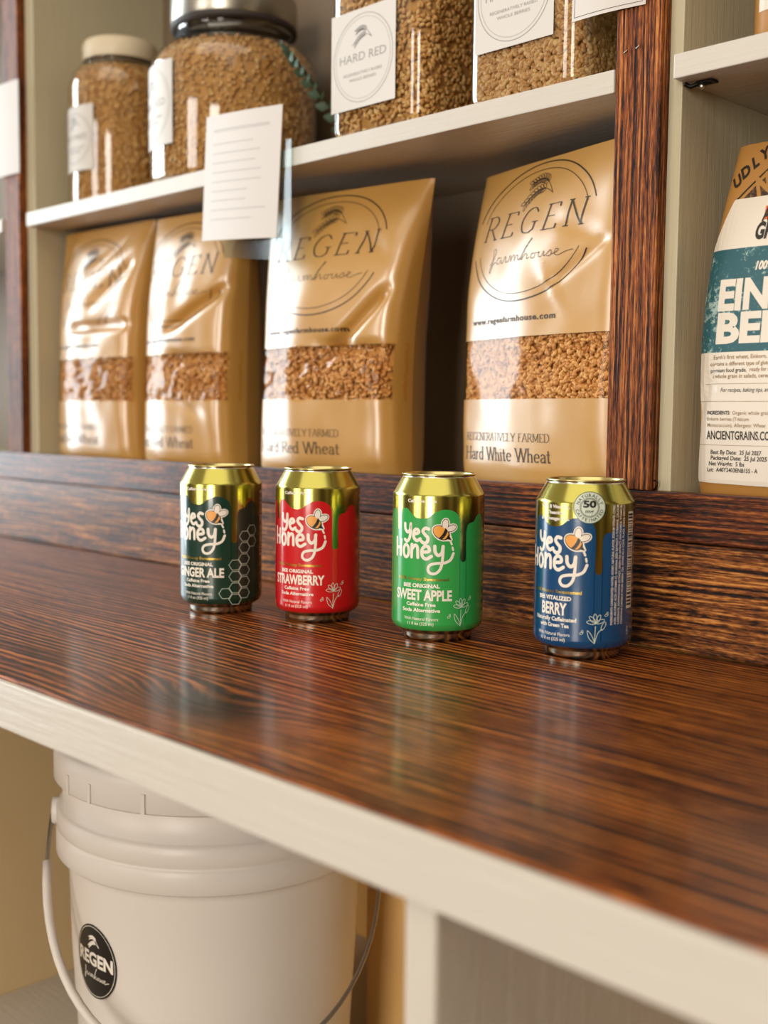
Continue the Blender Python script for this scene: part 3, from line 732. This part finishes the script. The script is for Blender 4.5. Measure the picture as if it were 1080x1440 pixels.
def regen_print(k, zc, pc, wmain, full=True):
    """circle emblem, name, script, web line, foot lines"""
    r = .0575; c = (pc, zc)
    for rr, w in ((r, .0011), (r-.0062, .0006)):
        k.arc(c, rr*1.34, rr, 18, 164, w, 0, 1); k.arc(c, rr*1.34, rr, 197, 338, w, 0, 1)
    k.serif('REGEN', pc, zc-.002, .0205, .128, weight=.085, contrast=.62, shear=.16, track=.30, lay=1.1)
    farm_script(k, pc+.006, zc-.0245, .104, .011, .0005, lay=1.2)
    wheat_ears(k, pc+.004, zc+.030, .016, lay=1.3, wt=.0005)
    k.text('www.regenfarmhouse.com', pc-.010, zc-.0740, .0046, lay=1, width=.112, bold=.03, space=1.15)

WINZ = (.073, .124)
def regen_bag(loc, deg, label, seed, w, h, d, kind, creases, facet=(-.28, .60, .06), lean=0, crinkle=0, hi=False, pc=-.008, topw=1.06, sheen=None):
    t = thing('kraft_grain_bag', label, 'bag', loc, math.radians(deg), 'kraft grain bags under the jar shelf')
    b = Bag(w, h, d, seed, top_w=topw, creases=creases, lean=lean, amp=.0022, facet=facet)
    win = (WINZ[0]/h, WINZ[1]/h, -.975, .975)
    mb = MB(); b.shell(mb, 0, win)
    k = Ink(); regen_print(k, .211, pc, w)
    k.serif('REGENERATIVELY FARMED', pc-.014, .0380, .0066, .116, weight=.10, contrast=.5, track=.10)
    k.serif(kind, pc-.014, .0215, .0108, .118, weight=.12, contrast=.5, track=.08)
    k.emit(mb, b.front, 1, du=.006, dv=.006, eps=.00006)
    mb.build('paper_bag', [M_kraft, M_bagink], t)
    rnd = random.Random(int(seed*100))
    g = MB(); b.grain(g, win, 1250 if hi else 650, rnd, hi); go = g.build('grain', [M_grain, M_fill], t); go['kind'] = 'stuff'
    f = MB(); b.film(f, win, crinkle=crinkle); f.build('clear_window', M_film, t)
    return t
Z0 = .1058
regen_bag((-.5985, .7850, Z0), -15, 'kraft grain bag reading Hard White Wheat, standing against the stained post', 1.3, .205, .272, .036, 'Hard White Wheat',
          [(.55, .66, .55, .030, .004, -.0028), (.62, .74, -.35, .030, .005, -.002), (.30, .60, -.9, .02, .004, .0016)], hi=True, topw=1.02, crinkle=.0004, facet=(-.02, .08, .52))
regen_bag((-.8540, .7700, Z0), 8, 'kraft grain bag with blurred round emblem, second from the stained post, behind the red can', 2.7, .190, .274, .038, 'Hard Red Wheat',
          [(.5, .52, .75, .045, .006, -.010), (.6, .44, -.1, .05, .006, -.007), (.5, .80, -.5, .03, .008, -.003)], lean=.016, crinkle=.0035, topw=1.06)
regen_bag((-1.0860, .7700, Z0), 5, 'slumped kraft grain bag third from the stained post, below the hanging paper tag', 4.1, .166, .280, .038, 'Hard Red Wheat',
          [(.45, .62, .45, .05, .006, -.010), (.6, .42, -.1, .05, .006, -.008), (.1, .25, -.3, .04, .006, -.003)], lean=.010, crinkle=.0035, topw=.95)
regen_bag((-1.2740, .7690, Z0), 3, 'kraft grain bag farthest from the stained post, beside the cream side wall', 5.9, .190, .284, .039, 'Hard Red Wheat',
          [(.3, .57, .0, .06, .006, -.010), (.5, .75, .6, .04, .008, -.006), (.2, .86, .5, .04, .008, -.004)], lean=.006, crinkle=.0035, topw=1.0)

# bag of einkorn berries in the right bay
M_lab = mat('bag_label_white', '#dcd2c4', .45, coat=.2); 
M_teal = mat('teal_print', '#2c6169', .5); _t = NT(M_teal)
_n = _t.noise(_t.coord(), 260, 6, .75); _n2 = _t.noise(_t.coord(), 28, 3)
_t.link(_t.ramp(_t.math('ADD', _n, _t.math('MULTIPLY', _t.math('SUBTRACT', _n2, .5), .45)), [(.50, '#24565f'), (.62, '#9db3ad'), (.56, '#2c6169')]), _t.b.inputs['Base Color'])
M_brown = mat('brown_print', '#3a2718', .5); _t = NT(M_brown)
_t.link(_t.ramp(_t.noise(_t.coord(), 420, 4, .7), [(.5, '#352315'), (.68, '#8a6238')]), _t.b.inputs['Base Color'])
M_txt = mat('label_text', '#241d18', .5); M_txtb = mat('label_brown_text', '#8a6a40', .5); M_or = mat('orange_print', '#d4621f', .5)
t = thing('einkorn_bag', 'kraft bag with white and teal einkorn berries label in the right bay', 'bag', (-.3685, .7740, Z0))
b = Bag(.150, .250, .040, 8.2, top_w=.80, sq=9, amp=.0012, dtop=.010, waist=.0, creases=[(-.9, .2, 1.2, .05, .004, -.002)])
mb = MB(); b.shell(mb, 0)
k = Ink(); X0 = -.0665
# printed brown arch above the label, lettering
k.face([(X0+.016, .2080), (X0+.098, .2080), (X0+.086, .2330), (X0+.060, .2360), (X0+.042, .2300), (X0+.026, .2180)], 2, 1)
k.stroke([(X0+.012, .2090), (X0+.022, .2190), (X0+.040, .2335), (X0+.060, .2400), (X0+.080, .2370)], .0013, 5, 1.5, cap=False)
for i, (ch, lx, lz, ro) in enumerate((('U', .0095, .2200, .66), ('D', .0150, .2262, .62), ('L', .0215, .2320, .58), ('Y', .0278, .2370, .52))): k.text(ch, X0+lx, lz, .0090, 5, 1.6, bold=.04, rot=ro, xs=.8)
k.text('N', X0+.0355, .2110, .0150, 0, 2.0, bold=.05, rot=.42, xs=.7)
k.emit(mb, b.front, 0, du=.005, dv=.005, eps=.0001)
mb.build('paper_bag', [M_kraft2, M_lab, M_brown, M_teal, M_or, M_txt, M_txtb], t)
# stuck-on label
lb = MB(); k = Ink()
x0, x1 = X0, .0660
cz = lambda y: .1028-(y-500)*.000501
k.face([(x0+.003, .0140), (x0+.002, .0165), (x0+.0030, .030), (x0+.0050, .050), (x0+.0030, .075), (x0+.001, .105), (x0, .150), (x0+.0010, .178), (x0+.0080, .2000), (x0+.0110, .2086), (x0+.0120, .2094), (x1-.012, .2094), (x1-.008, .2), (x1, .178), (x1, .0130), (x0+.05, .0130)], 1, 2)
k.face([(x0+.0010, .1040), (x1, .1040), (x1, .1745), (x0+.0008, .1745)], 3, 3)
k.rect(x0+.0405, x0+.072, .1925, .2020, 4, 3)
k.text('ANCIENT', x0+.0390, cz(322), .0095, 5, 3, width=.036, bold=.05, shear=.12, align='L'); k.text('GRAINS', x0+.0360, cz(346), .0105, 5, 3.2, width=.036, bold=.05, shear=.12, align='L')
k.text('100% ORGANIC', x0+.0405, cz(388), .0052, 1, 4, width=.043, bold=.05, shear=.2, align='L')
k.text('EINKORN', x0+.0150, cz(439), .0190, 1, 4, width=.110, bold=.045, align='L'); k.text('BERRIES', x0+.0155, cz(484), .0190, 1, 4, width=.108, bold=.045, align='L')
for s1, col, dx, yy, ww in (("Earth's first wheat, Einkorn, is more nutritious and", 6, .0085, 507, .0530), ('contains a different type of gluten than modern wheat.', 6, .0060, 516, .0550), ('premium food grade,', 5, .0060, 525, .0205), ('ready for sprouting or cooking as', 6, .0365, 524.5, .0330), ('a whole grain in salads, cereals, pilafs and soups.', 6, .0078, 533, .0520)):
    k.text(s1, x0+dx+.006, cz(yy), .0026, col, 4, width=ww*1.38, bold=.012, align='L')
k.rect(x0+.008, x1-.01, cz(541.3), cz(540.8), 6, 4)
k.text('For recipes, baking tips, and more visit', x0+.0215, cz(552), .0027, 5, 4, width=.0520, shear=.25, bold=.006, align='L')
k.rect(x0+.003, x1-.01, cz(565.3), cz(564.8), 6, 4)
k.text('INGREDIENTS:', x0+.0115, cz(583), .0024, 5, 4, width=0.0180, bold=.03, align='L'); k.text('Organic whole grain', x0+.0312, cz(583), .0024, 6, 4, width=0.0273, bold=.006, align='L')
k.text('Einkorn berries (Triticum', x0+.0115, cz(591.5), .0024, 6, 4, width=0.0319, bold=.006, align='L'); k.text('Monococcum). Allergens: Wheat', x0+.0120, cz(600), .0024, 6, 4, width=0.0439, bold=.006, align='L')
k.text('ANCIENTGRAINS.COM', x0+.0115, cz(617), .0056, 5, 4, width=.0515, bold=.02, align='L')
k.rect(x0+.004, x1-.004, cz(625.3), cz(624.8), 6, 4)
for s1, dx, yy, ww in (('Best By Date:  25 Jul 2027', .0085, 637.5, .0290), ('Packaged Date:  25 Jul 2025', .0085, 645.5, .0320), ('Net Weight:  5 lbs', .0070, 653.5, .0205), ('Lot:  A40Y2403ENB155 - A', .0055, 662, .0290)): k.text(s1, x0+dx+.0065, cz(yy), .0028, 5, 4, width=ww*1.32, bold=.02, shear=.08, align='L')
k.emit(lb, lambda u, v, q: b.front(u, v, q+.0006), 0, du=.004, dv=.004, eps=.0001)
lb.build('label', [M_kraft2, M_lab, M_brown, M_teal, M_or, M_txt, M_txtb], t)['label'] = 'white and teal stuck-on label'

# small kraft bag on the upper right shelf
t = thing('small_kraft_bag', 'kraft bag with white label on the upper right shelf, cut off by the picture edge', 'bag', (-.3480, .7700, .4136))
b = Bag(.130, .20, .032, 11.7, top_w=.95, sq=9, amp=.001); mb = MB(); b.shell(mb, 0, NU=30, NV=36); mb.build('paper_bag', M_kraft2, t)
k = Ink(); k.rect(-.052, .052, .022, .14, 0, 1); lb = MB(); k.emit(lb, b.front, 0, du=.006, dv=.006); lb.build('label', M_lab, t)

# ------------------------------------------------------------------ jars
M_glass = clear('jar_glass', '#f7f9f4', .035, .06, .6)
M_paper = mat('label_paper', '#cbc5bf', .6)
M_grey = mat('grey_label_print', '#8f8a85', .5)
M_creamlid = mat('cream_lid', '#d2c3a8', .45); M_metlid = mat('brushed_steel_lid', '#a8a297', .32, 1); M_rubber = mat('dark_seal_ring', '#2e2722', .6)
def jar_label_ink(k, w, h, name):
    k.rect(-w/2, w/2, -h/2, h/2, 0, 1)
    r = min(w, h)*.46
    for q, ww in ((r, .0006), (r*.92, .0003)): k.arc((0, 0), q, q, 0, 360, ww, 1, 2, n=60)
    k.text(name, 0, -.002, h*.085, 1, 2, width=w*.72)
    k.text('REGENERATIVELY RAISED', 0, -h*.16, h*.03, 1, 2, width=w*.6); k.text('WHOLE BERRIES', 0, -h*.22, h*.03, 1, 2, width=w*.42)
    wheat_ears(k, 0, h*.2, h*.12, 1, 2, wt=.0007, filled=True)
def round_jar(loc, r, hb, rn, hn, label, lidm, lid_r, lid_h, lz0, lz1, lang, lw, seed, ring=False):
    t = thing('grain_jar', label, 'jar', loc, 0, 'grain jars on the middle shelf')
    sh = [(.001, .0005), (r*.9, .0), (r*.98, .004), (r, .010), (r, hb), (r*.985, hb+.008), (r*.90, hb+.021), (r*.75, hb+.031), (rn+.003, hb+.037), (rn, hn-.014)]
    g = MB(); g.lathe(sh+[(rn, hn-.010), (rn+.0028, hn-.009), (rn+.0028, hn-.006), (rn, hn-.005), (rn, hn)], 72); g.build('glass', M_glass, t)
    f = MB(); kk = .0030
    top_z = hb+.026
    fk = kk+.0024; prof = [(.001, .004), (r-fk-.004, .004), (r-fk, .010), (r-fk, hb), (r*.985-fk, hb+.006), (r*.90-fk, hb+.019), (r*.80-fk, top_z), (.001, top_z+.004)]
    f.lathe(prof, 48, mi=0); rnd = random.Random(seed); sp = []
    for i in range(2600):
        # denser on the side the room sees
        a = math.radians(rnd.uniform(-215, 35)); z = rnd.uniform(.006, hb+.026)
        rr = r-kk
        for (z0_, f0), (z1_, f1) in (((hb, 1), (hb+.006, .985)), ((hb+.006, .985), (hb+.019, .90)), ((hb+.019, .90), (hb+.0265, .80))):
            if z0_ <= z <= z1_: rr = r*(f0+(f1-f0)*(z-z0_)/(z1_-z0_))-kk
        rr += rnd.uniform(-.0012, .0004)
        sp.append((((rr-.0004)*math.cos(a), (rr-.0004)*math.sin(a), z), (math.cos(a), math.sin(a), 0 if z < hb else .6)))
    kernel_cloud(f, sp, rnd=rnd, hi=False, mi=1)
    o = f.build('grain', [M_fill, M_grain_dk], t); o['kind'] = 'stuff'
    L = MB(); L.lathe([(lid_r-.001, hn-.004), (lid_r, hn-.002), (lid_r, hn+lid_h*.75), (lid_r-.003, hn+lid_h), (lid_r-.010, hn+lid_h+.001), (.001, hn+lid_h*.9)], 64); lo = L.build('lid', lidm, t)
    if ring:
        q = MB(); q.lathe([(rn+.001, hn-.010), (rn+.006, hn-.009), (rn+.006, hn-.004), (rn+.001, hn-.003)], 64); q.build('seal_ring', M_rubber, lo)
    k = Ink(); jar_label_ink(k, lw, lz1-lz0, 'SOFT WHITE' if not ring else 'HARD RED'); lb = MB()
    def fn(u, v, lift):
        a = math.radians(lang)+u/r; return ((r+.0004+lift)*math.cos(a), (r+.0004+lift)*math.sin(a), v+(lz0+lz1)/2)
    k.emit(lb, fn, 0, du=.005); lb.build('label', [M_paper, M_grey], t)
    return t
ZS = .4131
round_jar((-1.3050, .8100, ZS), .0640, .150, .0400, .190, 'round grain jar with cream lid, farthest along the middle shelf', M_creamlid, .0465, .020, .046, .124, -92, .066, 3)
round_jar((-1.0750, .8135, ZS), .0935, .125, .0640, .182, 'large round grain jar with metal lid behind the hanging paper tag', M_metlid, .0700, .030, .038, .126, -108, .088, 4, ring=True)
def rrect(w, d, r, n=7):
    out = []
    for cx, cy, a0 in ((w/2-r, d/2-r, 0), (-w/2+r, d/2-r, 90), (-w/2+r, -d/2+r, 180), (w/2-r, -d/2+r, 270)):
        for i in range(n+1):
            a = math.radians(a0+90*i/n); out.append((cx+r*math.cos(a), cy+r*math.sin(a)))
    return out
def square_jar(loc, deg, w, d, hb, label, name, lz0, lz1, lx, lw, seed, hi, km):
    t = thing('grain_jar', label, 'jar', loc, math.radians(deg), 'grain jars on the middle shelf')
    def loft(mb, levels, mi=0):
        n = None; vs = []
        for (sc, z, r) in levels:
            pr = rrect(w*sc, d*sc, r); n = len(pr); vs += [(x, y, z) for x, y in pr]
        fs = [(i*n+k, i*n+(k+1) % n, (i+1)*n+(k+1) % n, (i+1)*n+k) for i in range(len(levels)-1) for k in range(n)]
        fs += [tuple(range(n))[::-1], tuple((len(levels)-1)*n+k for k in range(n))]
        mb.add(vs, fs, mi, True)
    rc = .020
    g = MB(); loft(g, [(.90, 0, rc*.9), (.97, .003, rc), (1, .010, rc), (1, hb, rc), (.97, hb+.010, rc), (.88, hb+.020, rc*1.2), (.82, hb+.026, w*.36), (.82, hb+.045, w*.40)]); g.build('glass', M_glass, t)
    f = MB(); s2 = (w-.012)/w
    loft(f, [(s2*.9, .004, rc*.8), (s2*.97, .006, rc*.85), (s2, .012, rc*.85), (s2, hb-.004, rc*.85), (s2*.95, hb+.004, rc), (.02, hb+.008, .0005)])
    rnd = random.Random(seed); pr = rrect(w-.007, d-.007, rc*.85, 10); n = len(pr); seglen = []
    segs = []
    for i in range(n):
        a, b_ = Vector(pr[i]), Vector(pr[(i+1) % n])
        segs.append((a, b_, (b_-a).length))
    tot = sum(q[2] for q in segs); sp = []
    while len(sp) < (5200 if hi else 2600):
        x = rnd.uniform(0, tot)
        for a, b_, ln in segs:
            if x <= ln: break
            x -= ln
        p = a+(b_-a)*(x/ln) if ln > 1e-9 else a; d2 = (b_-a); nn = Vector((d2.y, -d2.x)).normalized()
        if nn.y > .5 or nn.x < -.7: continue
        zt = hb if not hi else .10
        sp.append(((p.x-nn.x*rnd.uniform(.0000, .0018), p.y-nn.y*rnd.uniform(.0000, .0018), rnd.uniform(.006, zt)), (nn.x, nn.y, 0)))
    kernel_cloud(f, sp, rnd=rnd, hi=hi, mi=1, L=.0066, r=.0018)
    o = f.build('grain', [M_fill, km], t); o['kind'] = 'stuff'
    L = MB(); L.lathe([(w*.42, hb+.038), (w*.43, hb+.040), (w*.43, hb+.060), (w*.40, hb+.064), (.001, hb+.064)], 48); L.build('lid', M_metlid, t)
    k = Ink(); jar_label_ink(k, lw, lz1-lz0, name); lb = MB()
    k.emit(lb, lambda u, v, lift: (u+lx, -d/2-.0004-lift, v+(lz0+lz1)/2), 0); lb.build('label', [M_paper, M_grey], t)
    return t
square_jar((-.7640, .8050, ZS), 0, .126, .150, .165, 'square glass grain jar with blurred round emblem label, beside the green sprig', 'HARD RED',   .026, .112, -.0120, .083, 7, False, M_grain_dk)
square_jar((-.6010, .8050, ZS), 0, .122, .142, .165, 'square glass grain jar nearest the stained post, label lettered hard', 'HARD WHITE', .044, .126, -.0060, .080, 9, True, M_grain)

# green sprig between the jars
M_leaf = mat('grey_green_leaf', '#32492f', .6); M_stem = mat('sprig_stem', '#4a3a26', .7)
t = thing('green_sprig', 'grey green leafy sprig drooping between the large round jar and the square jar', 'sprig', (-.930, .895, ZS))
sm = MB(); lf = MB(); rnd = random.Random(2)
for q in range(4):
    p = Vector((.0, .0, .004)); dirv = Vector((rnd.uniform(-.3, .3), rnd.uniform(-.9, -.2), 1.5)).normalized(); pts = [p.copy()]
    for i in range(12):
        dirv = (dirv+Vector((rnd.uniform(-.05, .12), -.03, -.07))).normalized(); p = p+dirv*.016; pts.append(p.copy())
        for sg in (1, -1):
            a = dirv.cross(Vector((0, 1, .3))).normalized()*sg; a = (a+dirv*.6+Vector((0, -.3, -.3))).normalized(); L_ = .016; wv = a.cross(Vector((.2, 1, 0))).normalized()*.005; nrm = Vector((0, -.0012, 0))
            lf.add([p, p+a*L_*.35+wv+nrm, p+a*L_*.7+wv*.8, p+a*L_, p+a*L_*.7-wv*.8, p+a*L_*.35-wv+nrm, p+a*L_*.5+nrm*2], [(0, 1, 6), (1, 2, 6), (2, 3, 6), (3, 4, 6), (4, 5, 6), (5, 0, 6)], 0, True)
    sm.tube(pts, .0012, 6)
sm.build('stem', M_stem, t); lf.build('leaves', M_leaf, t)

# ------------------------------------------------------------------ hanging paper tags
M_tagpaper = mat('tag_paper', '#cac2bc', .6); M_faint = mat('faint_grey_print', '#b7b0ab', .6)
M_sleeve = clear('clear_plastic_sleeve', '#dcebea', .05, .22, .22)
def paper(name, label, cx, cz, w, h, y, tilt, lines=True, border=False, cat='tag', nm='price_tag'):
    t = thing(nm, label, cat, (cx, y, cz))
    rr = math.radians(tilt); k = Ink(); k.rect(-w/2, w/2, -h/2, h/2, 0, 1)
    if lines:
        rnd = random.Random(3); k.rect(-w*.38, w*.36, h*.36, h*.385, 1, 2)
        for i in range(9): k.rect(-w*.38, w*rnd.uniform(.1, .4), h*(.26-.075*i), h*(.272-.075*i), 1, 2)
    if border: k.frame(-w/2+.0022, w/2-.0022, -h/2+.0024, h/2-.0024, .0004, 2, 2)
    mb = MB()
    def fn(u, v, lift):
        c, s1 = math.cos(rr), math.sin(rr); bow = .0025*math.sin((u/w+.5)*math.pi)
        return (u*c-v*s1, -bow-lift, u*s1+v*c)
    k.emit(mb, fn, 0, du=.008)
    # the sheet's back and edge
    n = 12; vs = []
    for i in range(n+1):
        u = -w/2+w*i/n
        for v in (-h/2, h/2):
            for dy in (0, .0007):
                q = fn(u, v, 0); vs.append((q[0], q[1]+dy, q[2]))
    fs = []
    for i in range(n):
        a = i*4; b_ = a+4
        fs += [(a+1, a+3, b_+3, b_+1), (a, a+1, b_+1, b_), (a+2, b_+2, b_+3, a+3)]
    fs += [(0, 2, 3, 1), (n*4, n*4+1, n*4+3, n*4+2)]
    mb.add(vs, fs, 3 if border else 0, False)
    mb.build('paper_sheet', [M_tagpaper, M_faint, M_txt, M_txt], t)
    return t
t = paper('tag', 'white paper tag with faint print hanging across the middle shelf edge', -.9262, .3963, .120, .122, .7085, -4.0)
sv = MB(); vs = []
for i in range(13):
    for j in range(9):
        a = i/12; b_ = j/8; vs.append((-.03+.105*a, .0015+.003*math.sin(a*3.1), -.076+.10*b_-.012*a*(1-b_)))
sv.add(vs, [(i*9+j, (i+1)*9+j, (i+1)*9+j+1, i*9+j+1) for i in range(12) for j in range(8)], 0, True); sv.build('plastic_sleeve', M_sleeve, t)['label'] = 'clear curled plastic behind the paper'
paper('sign', 'white paper sign with thin black border at the top of the nearest post', -.5024, .5033, .0635, .1007, .7146, -1.6, lines=False, border=True, cat='sign', nm='paper_sign')
paper('tag', 'white paper tag on the farthest dark post, at the picture edge', -1.4392, .5223, .101, .115, .7146, 0, lines=False)

# ------------------------------------------------------------------ bucket under the worktop
M_pl = mat('white_plastic', '#d6cec6', .38, spec=.4); M_pl.node_tree.nodes['Principled BSDF'].inputs['Subsurface Weight'].default_value = .0
M_stick = mat('black_sticker', '#16130f', .35); M_bail = mat('bail_wire', '#9d9589', .35, .9)
BX, BY = -.8366, .6128; RB = .1295
bk = thing('bucket', 'white plastic bucket with lid and round black sticker under the worktop', 'bucket', (BX, BY, -.4518))
zb = .4518
b = MB(); b.lathe([(.001, .004), (.112, .003), (.116, .0), (.119, .004), (.1275, zb-.30), (RB, zb-.225), (RB+.001, zb-.2165), (.1385, zb-.2160), (.1400, zb-.2145), (.1400, zb-.198), (.1385, zb-.1955), (.1375, zb-.1945), (.1395, zb-.1925), (.1395, zb-.178), (.1370, zb-.1755), (.1340, zb-.1745), (.1345, zb-.150), (.1330, zb-.132)], 96)
b.build('body', M_pl, bk)
L = MB(); L.lathe([(.1345, zb-.1500), (.1395, zb-.1510), (.1412, zb-.1490), (.1412, zb-.1290), (.1395, zb-.1220), (.1350, zb-.1190), (.1310, zb-.1200), (.1290, zb-.1260), (.001, zb-.1260)], 96)
for a in (-95, -82, -60, -30, 0, 40, 80, 130, 170, 210):
    a = math.radians(a); c, s1 = math.cos(a), math.sin(a)
    vs = []
    for dr in (.1405, .1424):
        for da in (-.012, .012):
            for z in (zb-.150, zb-.134): vs.append((dr*math.cos(a+da), dr*math.sin(a+da), z))
    L.add(vs, [(0, 1, 3, 2), (4, 6, 7, 5), (0, 4, 5, 1), (2, 3, 7, 6), (1, 5, 7, 3), (0, 2, 6, 4)])
L.build('lid', M_pl, bk)
hb_ = MB(); pts = []
ang = math.radians(54)
for i in range(41):
    a = math.pi*i/40; x = -.1440*math.cos(a)*(1+.10*math.sin(a)); y = -.150*math.sin(a)**.8; z = zb-.190-.165*math.sin(a)**.9
    # keep the wire outside the shell
    rr_ = math.hypot(x, y); kx = max(1, .1432/rr_) if rr_ > 1e-6 else 1
    x *= kx; y *= kx; pts.append((x*math.cos(ang)-y*math.sin(ang), x*math.sin(ang)+y*math.cos(ang), z))
hb_.tube(pts, .0019, 8); ho = hb_.build('bail_handle', M_bail, bk)
sl = MB(); sl.tube(pts[2:17], .0036, 10); sl.build('grip_sleeve', M_pl, ho)
for sg in (-1, 1):
    e_ = MB(); e_.lathe([(.001, -.006), (.011, -.006), (.012, -.003), (.012, .003), (.001, .004)], 24)
    o = e_.build('handle_ear', M_pl, bk); o.rotation_euler = (0, math.radians(90)*sg, ang); o.location = (sg*.1405*math.cos(ang), sg*.1405*math.sin(ang), zb-.188)
k = Ink(); k.disc((0, 0), .0290, .0315, 0, 1, n=48); k.arc((0, 0), .0272, .0297, 0, 360, .0005, 1, 2, n=60)
k.text('REGEN', 0, -.0035, .0105, 1, 2, width=.050, bold=.04); farm_script(k, .002, -.0150, .036, .006, .0006, 1, 2.1); wheat_ears(k, 0, .0145, .0072, 1, 2.2, wt=.0006, filled=True)
stk = MB()
def fb(u, v, lift):
    a = -math.pi/2+.033+u/RB; z = v-.2914; r_ = RB-.0018*(max(0, -z-.225)/.08)+.0004+lift
    return (r_*math.cos(a), r_*math.sin(a), z+zb)
k.emit(stk, fb, 0, du=.004); stk.build('sticker', [M_stick, M_ink], bk)['label'] = 'round black sticker with white lettering'

# cardboard box right of the bucket
M_card = paint('brown_cardboard', '#e2b674', .75, 'X', .15, '#d8aa66')
t = thing('cardboard_box', 'plain tan cardboard box standing between the white bucket and the white divider edge', 'box', (-.600, .840, -.4518))
mb = MB(); mb.box(-.200, .200, -.073, .075, .0005, .400, .002); mb.build('box_body', M_card, t)
